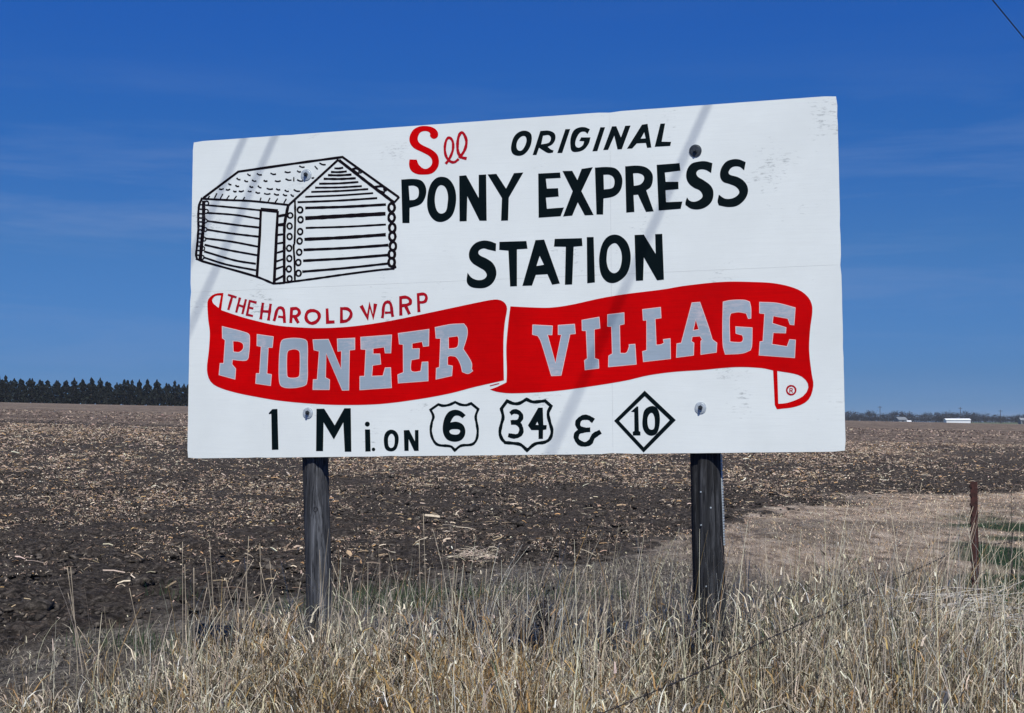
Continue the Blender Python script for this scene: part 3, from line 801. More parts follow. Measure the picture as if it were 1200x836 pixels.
# ---- posts
def make_post(p_top, p_bot, rad, strip=False, seed=0, mat='post'):
    # axis from pixel positions on a plane just behind the board
    r0 = on(*p_top, -(TH+rad+.002)); r1 = on(*p_bot, -(TH+rad+.002))
    up = (r0-r1).normalized()
    # bring the foot back so that the board stays in front of the post
    ztop = uv(0, 0).z - .12
    zbot = -.35
    A = r0 + up*((ztop-r0.z)/up.z); Bp = r0 + up*((zbot-r0.z)/up.z)
    nseg, nr = 56, 110
    V = []; 
    ax = up; sx = Vector((1, 0, 0)).cross(ax).normalized(); sy = ax.cross(sx).normalized()
    t = np.linspace(0, 1, nr); th = np.linspace(0, 2*np.pi, nseg, endpoint=False)
    Tg, Th = np.meshgrid(t, th, indexing='ij')
    Lz = (A-Bp).length
    z = Tg*Lz
    arc = Th/(2*np.pi)
    crack = np.zeros_like(z)
    rs = np.random.default_rng(seed)
    for _ in range(14):
        c0 = rs.random(); w = .010+.012*rs.random(); z0 = rs.random()*Lz; ln = .4+rs.random()*1.0
        cc = c0 + .012*np.sin(z*3+rs.random()*6)
        dd = np.abs((arc-cc+.5) % 1-.5)
        crack += np.exp(-(dd/w)**2)*np.exp(-((z-z0)/ln)**2)*(.003+.005*rs.random())
    bumpy = (vnoise(arc*9+seed, z*1.4, 5+seed)-.5)*.006 + (vnoise(arc*26, z*2.5, 6+seed)-.5)*.004
    rr = rad*(1+.06*(1-Tg)) + bumpy - crack
    P = np.array(Bp)[None, None]+Tg[..., None]*np.array(A-Bp)[None, None] + (np.cos(Th)*rr)[..., None]*np.array(sx) + (np.sin(Th)*rr)[..., None]*np.array(sy)
    base = Vector((r1.x, r1.y, 0))
    V = P.reshape(-1, 3)-np.array(base)
    i = np.arange(nr-1)[:, None]*nseg+np.arange(nseg)[None, :]
    j = np.arange(nr-1)[:, None]*nseg+((np.arange(nseg)+1) % nseg)[None, :]
    Fq = np.stack([i, j, j+nseg, i+nseg], -1).reshape(-1, 4)
    me = mesh_np('post', V, Fq, 4, [M[mat]], smooth=True)
    o = link('post', me, sign); o.location = base - sign.location
    # top cap
    o2 = None
    return o, A, Bp, up, sx, sy, rad
pa = make_post((369.5, 540), (374.5, 740), .0695, seed=1)
pb = make_post((826.8, 537), (832.8, 735), .0785, seed=3, mat='post_dark')
pa[0]['label'] = 'left grey weathered post'; pb[0]['label'] = 'right dark post with a ribbed metal strip'
# ribbed metal strip on the right flank of the right post
def strip():
    o, A, Bp, up, sx, sy, rad = pb
    mb = MB()
    zc1 = cBR.z - .02; zc0 = zc1 - .47
    side = Vector((1, 0, 0)); side = (side - up*side.dot(up)).normalized()
    fw = side.cross(up).normalized()
    if fw.y > 0: fw = -fw
    d = (side*.93 + fw*.30).normalized(); q = d.cross(up).normalized()
    def P(z, a, b):
        ax = Bp + up*((z-Bp.z)/up.z)
        return ax + d*(rad*1.02+a) + q*b
    n = 34
    for k in range(n):
        za = zc0+(zc1-zc0)*k/n; zb = zc0+(zc1-zc0)*(k+.62)/n; zd = zc0+(zc1-zc0)*(k+1)/n
        for (u0, u1, a) in ((za, zb, .007), (zb, zd, .003)):
            vs = [P(u0, 0, -.013), P(u0, 0, .013), P(u0, a, .013), P(u0, a, -.013), P(u1, 0, -.013), P(u1, 0, .013), P(u1, a, .013), P(u1, a, -.013)]
            mb.add(vs, [(0,3,2,1),(4,5,6,7),(0,1,5,4),(1,2,6,5),(2,3,7,6),(3,0,4,7)])
    mb.build('metal_strip', M['zinc'], o)
    ob = o.children[0]; ob.location = -(o.location+sign.location)
strip()
# galvanised staples and nails left in the posts
def nails(pp, spots):
    o, A, Bp, up, sx, sy, rad = pp
    for z, ang in spots:
        mb = MB()
        ax = Bp + up*((z-Bp.z)/up.z)
        d = Vector((math.sin(ang), -math.cos(ang), 0))
        p = ax + d*(rad*1.0)
        mb.tube([p-d*.006, p+d*.004], .0045, 8)
        nb = mb.build('nail', M['zinc'], o, smooth=False)
        nb.location = -(o.location+sign.location)
nails(pb, [(1.10, -.5), (.93, -.55), (.62, -.35), (1.02, .1)])
# knot on the left post
def knot():
    o, A, Bp, up, sx, sy, rad = pa
    z = .98
    ax = Bp + up*((z-Bp.z)/up.z); d = Vector((.05, -1, 0)).normalized(); q = d.cross(up).normalized()
    c = ax + d*(rad*.99)
    mb = MB()
    prev = None; n = 16
    for rr, oo in ((.016, -.004), (.013, .005), (.008, .0045), (.005, -.002)):
        ring = [c + q*(rr*math.cos(2*math.pi*k/n)) + up*(rr*1.15*math.sin(2*math.pi*k/n)) + d*oo for k in range(n)]
        b0 = len(mb.v); mb.add(ring, [])
        if prev is not None:
            mb.f += [(prev+k, prev+(k+1) % n, b0+(k+1) % n, b0+k) for k in range(n)]; mb.m += [0]*n
        prev = b0
    mb.f.append(tuple(prev+k for k in range(n))); mb.m.append(0)
    kb = mb.build('knot', M['post'], o); kb.location = -(o.location+sign.location)
knot()

# ------------------------------------------------------------------ power cables overhead (they cast the slanting shadows)
WDIR = Vector((.503, .864, 0)).normalized()
HC = CAMZ + 6.5
def lift(px, py):
    p = on(px, py); return p - LDIR*((HC-p.z)/-LDIR.z) if False else p + LDIR*((p.z-HC)/(-LDIR.z))*1.0
def lift_pt(px, py):
    p = on(px, py); k = (HC-p.z)/LDIR.z     # negative
    return p + LDIR*k
anchors = []
for (a, b_) in (((830, 122), (650, 520)), ((286, 162), (247, 250)), ((322, 162), (250, 320))):
    anchors.append((lift_pt(*a)+lift_pt(*b_))*.5)
r = ray(1181.5, 22.5); anchors.append(r*(6.5/r.z)+Vector((0, 0, CAMZ)))
cl_lab = ['black overhead cable whose shadow slants down the right half of the billboard',
          'black overhead cable whose shadow crosses the top left corner of the billboard',
          'black overhead cable whose shadow crosses the roof of the drawn cabin',
          'black overhead cable cutting the top right corner of the sky']
PERP = Vector((WDIR.y, -WDIR.x, 0))
offs = []
for i, a in enumerate(anchors):
    s0 = a.dot(WDIR)
    foot = a - WDIR*s0
    offs.append(foot.dot(PERP))
    pts = []
    for k in range(61):
        s = -42 + 154*k/60
        mb_z = HC
        pts.append(foot + WDIR*s + Vector((0, 0, 0)))
    for p in pts: p.z = HC
    mb = MB(); mb.tube(pts, .0095, 8)
    o = mb.build('power_cable', M['cable'], None, loc=foot + WDIR*-42, smooth=True)
    tag(o, cl_lab[i], 'cable', 'overhead cables running along the road')
def utility_pole(s, label):
    mid = (min(offs)+max(offs))/2
    p = WDIR*s + PERP*mid
    e = empty('utility_pole', (p.x, p.y, 0)); tag(e, label, 'utility pole', 'poles carrying the overhead cables')
    mb = MB(); mb.tube([p+Vector((0,0,-.8)), p+Vector((0,0,4)), p+Vector((0,0,HC+.5))], [.15, .13, .10], 14)
    mb.build('pole', M['bark'], e, loc=p, smooth=True)
    mb = MB(); mb.tube([p+PERP*(min(offs)-mid-.2)+Vector((0,0,HC-.13)), p+PERP*(max(offs)-mid+.2)+Vector((0,0,HC-.13))], .06, 8)
    mb.build('crossarm', M['bark'], e, loc=p)
    for f in offs:
        q = WDIR*s + PERP*f
        mb = MB(); mb.tube([q+Vector((0,0,HC-.09)), q+Vector((0,0,HC-.05)), q+Vector((0,0,HC-.012))], [.03, .045, .02], 10)
        mb.build('insulator', M['zinc'], e, loc=p)
utility_pole(-41.8, 'wooden pole carrying the cables behind the photographer')
utility_pole(111.8, 'wooden pole carrying the cables far to the right of the billboard')

# ------------------------------------------------------------------ fence
FD = Vector((.46, .888, 0)).normalized()
def fpt(y): return Vector((3.36 + (y-10.4)*.517, y, 0))
def t_post(x, y, label, ztop=1.03, lean=(0.0, 0.0)):
    e = empty('fence_post', (x, y, 0)); tag(e, label, 'fence post', 'rusty steel posts of the wire fence')
    mb = MB()
    H0, H1 = -.3, ztop
    sec = [(-.021, -.004), (.021, -.004), (.021, .000), (.0035, .003), (.003, .030), (-.003, .030), (-.0035, .003), (-.021, .000)]
    n = len(sec); vs = []; lv = 14
    for k in range(lv+1):
        z = H0+(H1-H0)*k/lv
        vs += [(px*1.25+lean[0]*z, py*1.25+lean[1]*z, z) for px, py in sec]
    fs = [(k*n+i, k*n+(i+1) % n, (k+1)*n+(i+1) % n, (k+1)*n+i) for k in range(lv) for i in range(n)]
    fs += [tuple(range(n))[::-1], tuple(lv*n+i for i in range(n))]
    mb.add(vs, fs)
    s = mb.build('shaft', M['rust'], e)
    st = None
    for k in range(14):
        z = H1-.035-k*.067
        if z < .1: break
        if st is None:
            mb = MB(); mb.box((-.031, -.012, -.008), (-.016, .000, .010)); mb.box((-.034, -.014, -.003), (-.020, -.004, .012))
            st = mb.build('stud', M['rust'], e); first = st
        else:
            first = st.copy(); COL.objects.link(first); first.parent = e
        first.location = (lean[0]*z, lean[1]*z, z)
    return e
t_post(3.365, 10.4, 'rusty studded steel fence post standing in grass right of the billboard', lean=(.0, 0))
p = fpt(15.6); t_post(p.x, p.y, 'rusty steel fence post farther along the wire, beyond the right edge', 1.0)
p = fpt(.5); t_post(p.x-.05, p.y, 'rusty steel fence post at the near end of the wire beside the photographer', 1.05)

def wire(zfun, y0, y1, label, barbs=True, rad=.0018, bsp=.125, seed=1, name='barbed_wire'):
    rs = random.Random(seed)
    n = int((y1-y0)/.06)
    p0 = fpt(y0)
    e = empty(name, (p0.x, p0.y, zfun(y0))); tag(e, label, 'wire')
    o = Vector(e.location)
    def at(y): q = fpt(y); return Vector((q.x-.022, q.y-.006, zfun(y)+.004*math.sin(y*3.1+seed)))
    mb = MB()
    for ph in (0, math.pi):
        pts = []
        for k in range(n*2+1):
            y = y0+(y1-y0)*k/(n*2); a = y*70+ph
            pts.append(at(y)+Vector((math.cos(a)*rad, 0, math.sin(a)*rad)))
        mb.tube(pts, rad*.8, 5)
    mb.build('strand', M['wire'], e, loc=o, smooth=True)
    if barbs:
        mb = MB(); y = y0+.03
        while y < y1:
            c = at(y)
            for _ in range(2):
                a = rs.random()*6.28; el = rs.random()*1.2-.6
                d = Vector((math.cos(a)*math.cos(el), .3*math.sin(a), math.sin(a))).normalized()
                mb.tube([c-d*.017, c+d*.017], [.0008, .0014], 4)
            mb.tube([c-FD*.008, c+FD*.008], .0048, 6)
            y += bsp*(.85+.3*rs.random())*.89
        b_ = mb.build('barbs', M['wire'], e, loc=o); b_['kind'] = 'stuff'
wire(lambda y: .59 - .045*math.sin(max(0, min(1, (y-.5)/9.9))*math.pi) if y < 10.4 else .59-.16*math.sin((y-10.4)/5.2*math.pi), .5, 15.6,
     'upper rusty barbed wire slanting through the grass past the studded post')
wire(lambda y: .22 - .05*math.sin(max(0, min(1, (y-.5)/9.9))*math.pi) if y < 10.4 else .22-.04*math.sin((y-10.4)/5.2*math.pi), .5, 15.6,
     'lower rusty barbed wire half hidden deep in the dry grass', seed=4)

# ------------------------------------------------------------------ grass and residue
def blades(n, X, Y, Hh, W, lean, curl, colA, name, label, mat, seg=4, zbase=None, azc=None, azs=math.pi, tipw=.1, kind='stuff', wid_rot=None, curlpow=1.7):
    rs = RNG
    Z = base_h(X, Y) + (vnoise(X*1.5, Y*1.5, 9)*.03 if zbase is None else zbase)
    az = rs.uniform(-np.pi, np.pi, n) if azc is None else azc + rs.normal(0, azs, n)
    dx, dy = np.cos(az), np.sin(az)
    wr = rs.uniform(0, np.pi, n)
    # blade width direction, mostly turned to be seen from anywhere
    wx, wy = np.cos(wr), np.sin(wr)
    k = np.linspace(0, 1, seg+1)
    V = np.zeros((n, seg+1, 2, 3), np.float32)
    bend = lean[:, None]*k[None, :] + curl[:, None]*k[None, :]**curlpow
    hor = np.sin(np.clip(bend, -3, 3)); ver = np.cos(np.clip(bend, -3, 3))
    ds = Hh/seg
    hx = np.concatenate([np.zeros((n, 1)), np.cumsum(hor[:, 1:]*ds[:, None], 1)], 1)
    hz = np.concatenate([np.zeros((n, 1)), np.cumsum(ver[:, 1:]*ds[:, None], 1)], 1)
    wid = W[:, None]*(1-(1-tipw)*k[None, :]**1.5)*.5
    tw = rs.uniform(-1.2, 1.2, n)[:, None]*k[None, :]
    cw, sw = np.cos(wr[:, None]+tw), np.sin(wr[:, None]+tw)
    for s, sg in ((0, -1), (1, 1)):
        V[:, :, s, 0] = X[:, None]+dx[:, None]*hx + sg*cw*wid
        V[:, :, s, 1] = Y[:, None]+dy[:, None]*hx + sg*sw*wid
        V[:, :, s, 2] = np.maximum(Z[:, None]+hz-.01, Z[:, None]-.01)
    idx = np.arange(n)[:, None]*(seg+1)*2 + (np.arange(seg)*2)[None, :]
    Fq = np.stack([idx, idx+1, idx+3, idx+2], -1).reshape(-1, 4)
    c = np.repeat(colA[:, None, :], (seg+1)*2, 1).reshape(-1, 3)
    me = mesh_np(name, V.reshape(-1, 3), Fq, 4, [mat], colors=c)
    o = link(name, me)
    return tag(o, label, 'grass', kind=kind)

def palette(n, cols, w, jit=.18):
    cols = np.array(cols); w = np.array(w)/np.sum(w)
    c = cols[RNG.choice(len(cols), n, p=w)]
    return np.clip(c*(1+RNG.normal(0, jit, (n, 1)))*(1+RNG.normal(0, .04, (n, 3))), .004, .9)
STRAW = [(.88,.79,.60), (.65,.565,.42), (.37,.32,.235), (.10,.090,.072), (.44,.29,.12), (.055,.038,.022), (.055,.085,.04)]

def tall_mask(x, y):
    """where the uncut grass stands"""
    left = sstep(-2.6, -1.5, x + .35*(y-7.5)*.6 + .9*(vnoise(x*1.3, y*1.3, 51)-.5))
    ymax = np.interp(x, [-2.5, -1, 0, 1, 2.5, 4, 7], [8.0, 8.3, 8.4, 8.6, 8.9, 9.8, 11.5])
    return left*(1-sstep(-.5, .8, y-ymax-1.2*(vnoise(x*1.1, y*1.1, 52)-.5)))
def tall_h(x, y):
    h = np.interp(x, [-3, -2, -1, 0, 1, 2, 3.5, 5, 8], [.16, .26, .38, .46, .40, .45, .42, .46, .46])
    return h*(.62+.76*vnoise(x*1.7, y*1.7, 53))*(1-.25*sstep(7.2, 9, y)*(1-sstep(1, 3, x)))
def sample(n, x0, x1, y0, y1, dens, fan=None):
    xs = []; ys = []; c = 0
    while c < n:
        y = RNG.uniform(y0, y1, n)
        if fan is None: x = RNG.uniform(x0, x1, n)
        else: x = RNG.uniform(-fan, fan, n)*y; keep0 = RNG.random(n) < y/y1; x = x[keep0]; y = y[keep0]
        k = RNG.random(len(x)) < dens(x, y)
        xs.append(x[k]); ys.append(y[k]); c += k.sum()
    return np.concatenate(xs)[:n], np.concatenate(ys)[:n]
infan = lambda x, y: (np.abs(x) < .48*y+.8)
clump = lambda x, y: .25+.75*sstep(.35, .6, vnoise(x*6, y*6, 61))
# dense standing body of the verge, grown in tussocks
NT = 1750
TX, TY = sample(NT, -4.5, 9, 2.7, 12.5, lambda x, y: tall_mask(x, y)*infan(x, y)*(.12+.88*sstep(.33, .6, vnoise(x*2.3, y*2.3, 61))))
TH_ = tall_h(TX, TY)*RNG.uniform(.55, 1.3, NT)
TLX, TLY = RNG.normal(.05, .16, NT), RNG.normal(0, .12, NT)
_g = vnoise(TX*1.25+4, TY*1.25, 64)+RNG.normal(0, .10, NT); _d = vnoise(TX*1.6+9, TY*1.6, 65)+RNG.normal(0, .10, NT)
_gold = np.exp(-((TX-.15)/.55)**2-((TY-5.2)/.8)**2)
TKIND = np.where(_g+.6*_gold > .66, 1, np.where(_d > .66, 2, np.where(_d < .27, 3, 0)))          # pale, golden, dark, greenish
TH_ = TH_*np.where(TKIND == 2, .72, 1.0)*np.where(RNG.random(NT) < .12, 1.35, 1.0)
PAL = [([.9, 2.4, 3.2, 4.6, 1.2, 4.2, .2]), ([1, 1.2, 1, 1.5, 8, 6, 0]), ([.2, .8, 2, 6, .8, 7, .3]), ([.5, 1.2, 2, 3, .8, 2, 5])]  # body blades weighted dark, colour standing in for shade inside the tussocks
LPAL = [([5, 4.5, 2.6, 1.6, 1, .8, 0]), ([2.2, 2.4, 1.5, 1, 5, 2, 0]), ([1, 2, 3, 3, 1, 3, 0]), ([2, 3, 2, 1, .6, .6, 2])]
def tuft_blades(n, W, zlo, seg, hfac, leanf, curlf, pal, name, label, spread=.042, curlpow=1.7, tipw=.1, leaf=False):
    k = RNG.integers(0, NT, n)
    a = RNG.uniform(-np.pi, np.pi, n); r = np.abs(RNG.normal(0, spread, n))
    if leaf:
        t = RNG.beta(2.0, 1.5, n)
        z0 = TH_[k]*t
        r = r + .13*t*np.abs(RNG.normal(0, 1, n))
        X = TX[k]+np.cos(a)*r+TLX[k]*t*TH_[k]*1.5; Y = TY[k]+np.sin(a)*r+TLY[k]*t*TH_[k]*1.5
    else:
        z0 = None
        X = TX[k]+np.cos(a)*r; Y = TY[k]+np.sin(a)*r
    Hh = hfac(k, n)
    col = np.zeros((n, 3))
    for q in range(4):
        m = TKIND[k] == q
        col[m] = palette(int(m.sum()), STRAW, pal[q], .2)
    az = a + RNG.normal(0, .7, n)
    return blades(n, X, Y, Hh, W(n), leanf(n, r), curlf(n), col, name, label, M['blade'], seg=seg, zbase=z0, azc=az, azs=.01, tipw=tipw, curlpow=curlpow)
tuft_blades(62000, lambda n: RNG.uniform(.0016, .0048, n), 0, 4, lambda k, n: TH_[k]*RNG.uniform(.35, 1.15, n), lambda n, r: .05+r*4+RNG.normal(0, .1, n), lambda n: RNG.normal(.35, .5, n), PAL,
            'dry_grass', 'thick uncut dry grass round the billboard posts and fence')
# curled dry leaves, broader and paler
n = 14000
X, Y = sample(n, -4.5, 9, 2.6, 13, lambda x, y: tall_mask(x, y)*clump(x+9, y)*infan(x, y))
Hh = tall_h(X, Y)*RNG.uniform(.45, 1.0, n)
blades(n, X, Y, Hh, RNG.uniform(.004, .0095, n), RNG.normal(.3, .3, n), RNG.uniform(.9, 3.6, n), palette(n, STRAW, [7, 4, 2, 1, 1.2, .4, 0]),
       'curled_grass', 'pale curled dry leaves hanging from the uncut grass', M['blade'], seg=5, curlpow=3.2)
# short arching leaves all the way up the stems
tuft_blades(72000, lambda n: RNG.gamma(5, .00082, n)+.0014, 0, 3, lambda k, n: RNG.gamma(4, .018, n)+.025, lambda n, r: RNG.uniform(.1, 1.2, n), lambda n: RNG.uniform(.5, 2.4, n), LPAL,
            'hanging_leaves', 'short pale arching leaves on the stems of the dry grass', curlpow=1.5, tipw=.15, leaf=True)
# low matted grass on the whole verge
n = 75000
def lowd(x, y):
    return (1-sstep(-.4, .5, y-verge_edge(x)-1.5*(vnoise(x*.6, y*.6, 71)-.5)))*infan(x, y)
X, Y = sample(n, 0, 0, 3.2, 34, lambda x, y: lowd(x, y)*(.4+.6*vnoise(x*2, y*2, 72))*np.clip(12/y, .25, 1), fan=.5)
sc_ = np.clip(Y/9, .7, 3)
Hh = RNG.uniform(.04, .11, n)*(.75+.25*sc_)*(1-.40*sstep(1.0, 3.2, X)*sstep(12.0, 14.5, Y))
colr = palette(n, [(.60,.54,.42), (.46,.41,.32), (.31,.28,.22), (.15,.135,.11), (.28,.22,.12)], [2.4, 4, 3.4, 2.4, 1], .22)
pk = sstep(1.5, 3.5, X)*sstep(12.5, 15, Y)
colr = colr*(1+pk[:, None]*np.array([.62, .36, .22]))
_, _, grn = masks(X, Y)
gm = RNG.random(n) < grn*.9
colr[gm] = np.array([.055, .115, .050])*(1+RNG.normal(0, .25, (gm.sum(), 1)))
blades(n, X, Y, Hh, RNG.uniform(.003, .007, n)*sc_, RNG.uniform(.6, 1.5, n), RNG.uniform(0, .9, n), np.clip(colr, .004, .9),
       'matted_grass', 'low flattened dead grass on the verge behind the billboard', M['blade'], seg=2)
# green shoots near the ground
n = 7000
X, Y = sample(n, -3, 7, 3.5, 12, lambda x, y: infan(x, y)*sstep(.58, .72, vnoise(x*1.1+3, y*1.1, 81)))
blades(n, X, Y, RNG.uniform(.06, .22, n), RNG.uniform(.003, .006, n), RNG.normal(.2, .3, n), RNG.normal(.5, .5, n), palette(n, [(.04, .085, .035), (.07, .11, .05)], [1, 1]),
       'green_grass', 'fresh green shoots at the foot of the dry grass', M['blade'], seg=3)
# tall straight seed stalks
n = 2600
X, Y = sample(n, -3.2, 8, 4.2, 12.5, lambda x, y: np.clip(tall_mask(x+.25, y), 0, 1)*infan(x, y)*sstep(.35, .62, vnoise(x*1.6, y*1.6, 91)))
Hh = np.minimum(tall_h(X, Y)*RNG.uniform(1.2, 2.3, n), .98)
blades(n, X, Y, Hh, RNG.uniform(.0024, .0042, n), np.abs(RNG.normal(.05, .26, n)), RNG.normal(.12, .30, n), palette(n, STRAW, [7, 5, 2.4, .6, 1.6, 0, 0]),
       'seed_stalks', 'tall thin straw stalks rising above the dry grass', M['blade'], seg=5, tipw=.35, azc=-.1, azs=1.4)

# ploughed field litter
def scatter_pieces(n, X, Y, L, W, cols, name, label, lift_=.02, mat=None, flat=False):
    az = RNG.uniform(0, np.pi*2, n); el = RNG.normal(0, .28, n)
    dx, dy, dz = np.cos(az)*np.cos(el), np.sin(az)*np.cos(el), np.sin(el)
    px, py = -np.sin(az), np.cos(az)
    roll = RNG.uniform(-.9, .9, n)
    Z = base_h(X, Y) + .045*(vnoise(X/.26, Y/.26, 3)*0+.5) + lift_*RNG.uniform(.2, 1.2, n)
    V = np.zeros((n, 3, 3, 3), np.float32)
    mid = RNG.normal(0, .12, n)
    for i, s in enumerate((-1, 0, 1)):
        bx = X+dx*L*.5*s + px*mid*L*(1-abs(s)); by = Y+dy*L*.5*s+py*mid*L*(1-abs(s)); bz = Z+dz*L*.5*s+.01*(1-abs(s))
        w = W*(.5 if s == 0 else .36)
        V[:, i, 0] = np.stack([bx-px*w*np.cos(roll), by-py*w*np.cos(roll), bz-w*np.sin(roll)], -1)
        V[:, i, 1] = np.stack([bx, by, bz+W*.38], -1)
        V[:, i, 2] = np.stack([bx+px*w*np.cos(roll), by+py*w*np.cos(roll), bz+w*np.sin(roll)], -1)
    if flat:
        V = V[:, :, ::2]
        b0 = np.arange(n)[:, None]*6
        q = np.array([(0, 1, 3, 2), (2, 3, 5, 4)])
        me = mesh_np(name, V.reshape(-1, 3), (b0[:, :, None]+q[None]).reshape(-1, 4), 4, [mat or M['residue']], colors=np.repeat(cols[:, None, :], 6, 1).reshape(-1, 3))
        return tag(link(name, me), label, 'crop residue', kind='stuff')
    b0 = np.arange(n)[:, None]*9
    q = np.array([(0, 1, 4, 3), (1, 2, 5, 4), (3, 4, 7, 6), (4, 5, 8, 7)])
    Fq = (b0[:, :, None]+q[None]).reshape(-1, 4)
    c = np.repeat(cols[:, None, :], 9, 1).reshape(-1, 3)
    me = mesh_np(name, V.reshape(-1, 3), Fq, 4, [mat or M['residue']], colors=c)
    return tag(link(name, me), label, 'crop residue', kind='stuff')
soil_d = lambda x, y: sstep(-.6, 1.4, y-verge_edge(x))
n = 150000
X, Y = sample(n, 0, 0, 8, 75, lambda x, y: soil_d(x, y)*(.16+.84*sstep(.36, .68, .55*vnoise(x*.5, y*.28, 101)+.45*vnoise(x*2.2, y*1.1, 102)))*(1-.8*dark_patch(x, y))*np.clip(22/y, 0, 1)*(.6+.4*sstep(10, 15, y)), fan=.62)
sc_ = np.clip(Y/18, .8, 2.6)
scatter_pieces(n, X, Y, RNG.gamma(1.3, .019, n)*sc_+.012, RNG.uniform(.005, .014, n)*sc_, palette(n, [(.72,.59,.45), (.48,.36,.26), (.29,.215,.16), (.56,.35,.16), (.14,.11,.09)], [3.2, 4.4, 4, 1, 2], .25),
               'corn_residue', 'pale broken corn stubble strewn over the dark ploughed soil', flat=True)
n = 26000
X, Y = sample(n, 0, 0, 60, 150, lambda x, y: (.3+.7*vnoise(x*.2, y*.1, 107))*np.clip(75/y, 0, 1)*(1-.8*dark_patch(x, y)), fan=.62)
scatter_pieces(n, X, Y, RNG.gamma(2, .035, n)*Y/70+.03, RNG.uniform(.02, .05, n)*Y/70, palette(n, [(.60,.47,.37), (.42,.31,.24), (.26,.19,.15), (.12,.09,.075)], [2, 4, 3, 4], .25),
               'corn_residue', 'fine pale stubble covering the far part of the field', flat=True)
n = 1300
X, Y = sample(n, 0, 0, 10, 42, lambda x, y: soil_d(x, y)*np.clip(18/y, 0, 1)*sstep(.3, .6, vnoise(x*.4, y*.4, 103)), fan=.5)
scatter_pieces(n, X, Y, RNG.gamma(2.2, .036, n)+.03, RNG.gamma(3, .0042, n)+.004, palette(n, [(.66,.55,.42), (.46,.34,.22), (.52,.33,.15), (.24,.18,.13)], [3, 3, 1.2, 2.5], .2),
               'corn_stalk_pieces', 'longer tan corn stalk pieces and husks lying on the ploughed soil', .05)
for k, (px_, y_, sx_, sy_, m_) in enumerate(((556, 14.9, .16, .22, 200),)):
    X = (px_-600)/F*y_ + RNG.normal(0, sx_, m_); Y = y_+RNG.normal(0, sy_, m_)
    scatter_pieces(m_, X, Y, RNG.uniform(.04, .16, m_), RNG.uniform(.004, .009, m_), palette(m_, [(.62,.52,.41), (.42,.34,.26)], [2, 1], .2),
                   'hay_wisp', ['pale wisp of hay lying on the soil between the two posts', 'thin spread of straw left of the pale hay wisp', 'scattered straw at the soil edge near the middle of the field', 'small straw tuft on the dark soil at the left'][k], .09)
# soil clods
def clod_mesh():
    n = 16000
    X, Y = sample(n, 0, 0, 9, 34, lambda x, y: soil_d(x, y)*np.clip(14/y, 0, 1)*(.3+.7*vnoise(x*1.2, y*1.2, 105)), fan=.5)
    bm = bmesh.new(); bmesh.ops.create_icosphere(bm, subdivisions=1, radius=1)
    bv = np.array([v.co[:] for v in bm.verts]); bf = np.array([[v.index for v in f.verts] for f in bm.faces]); bm.free()
    m = len(bv)
    r = RNG.gamma(1.6, .011, n)+.006
    S3 = RNG.uniform(.6, 1.3, (n, 1, 3))*r[:, None, None]; S3[:, :, 2] *= .55
    J = 1+RNG.normal(0, .36, (n, m, 1))
    a = RNG.uniform(0, 6.28, n); ca, sa = np.cos(a)[:, None], np.sin(a)[:, None]
    P = bv[None]*J*S3
    V = np.stack([P[..., 0]*ca-P[..., 1]*sa, P[..., 0]*sa+P[..., 1]*ca, P[..., 2]], -1)
    V += np.stack([X, Y, base_h(X, Y)+.012+r*.2], -1)[:, None]
    Fq = (np.arange(n)[:, None, None]*m+bf[None]).reshape(-1, 3)
    me = mesh_np('soil_clods', V.reshape(-1, 3), Fq, 3, [M['soil']])
    tag(link('soil_clods', me), 'dark broken clods of ploughed soil', 'soil', kind='stuff')
def soil_mat():
    m, t, b = new_mat('clod_soil')
    n1 = noise_tex(t, wpos(t), 14, 5, .65)
    t.links.new(ramp(t, n1, [(.36, (.008, .0075, .007)), (.50, (.045, .039, .034)), (.66, (.15, .13, .11))]), b.inputs['Base Color'])
    b.inputs['Roughness'].default_value = .95; b.inputs['Specular IOR Level'].default_value = .1
    bump(t, b, noise_tex(t, wpos(t), 60, 4, .7), .8, .01)
    return m
M['soil'] = soil_mat()
clod_mesh()

# ------------------------------------------------------------------ individual weeds among the grass
def at_px(px, y): return ((px-600)/F*y, y)
def weed(px, y, hgt, label, col, seed, nst=9, spread=.10, name='dead_weed'):
    rs = random.Random(seed)
    x, y = at_px(px, y)
    e = empty(name, (x, y, 0)); tag(e, label, 'weed')
    m = simple('weed_stem_%d' % seed, col, .8, 0, 30, .4)
    stems = MB(); lv = MB()
    for k in range(nst):
        a = rs.random()*6.28; h_ = hgt*(.55+.45*rs.random()); s = spread*(.3+rs.random())
        pts = [Vector((0, 0, -.02))]
        for q in range(1, 7):
            t = q/6
            pts.append(Vector((math.cos(a)*s*t**1.3+rs.uniform(-.008, .008), math.sin(a)*s*t**1.3+rs.uniform(-.008, .008), h_*t)))
        stems.tube(pts, [.0035*(1-.6*q/6) for q in range(7)], 5)
        for q in range(2, 7):
            for _ in range(2):
                b = rs.random()*6.28; d = Vector((math.cos(b), math.sin(b), .6+rs.random())).normalized()
                L = .03+.05*rs.random()
                p0 = pts[q]; p1 = p0+d*L
                stems.tube([p0, p1], [.0016, .0008], 4)
                w = d.cross(Vector((rs.random()-.5, rs.random()-.5, rs.random()-.5))).normalized()*.006
                lv.add([p1-w, p1+w, p1+w*.6+d*.014, p1-w*.6+d*.014], [(0, 1, 2, 3)])
    stems.build('stems', m, e)['kind'] = 'stuff'; lv.build('seed_heads', m, e)['kind'] = 'stuff'
weed(640, 8.2, .50, 'dark brittle weed clump left of the right post', (.022, .018, .016), 1, 12)
weed(543, 8.4, .52, 'dark thin weed standing midway between the two posts', (.028, .020, .016), 2, 8)
weed(790, 7.6, .42, 'brown weed tuft close against the right post', (.05, .032, .02), 3, 9)
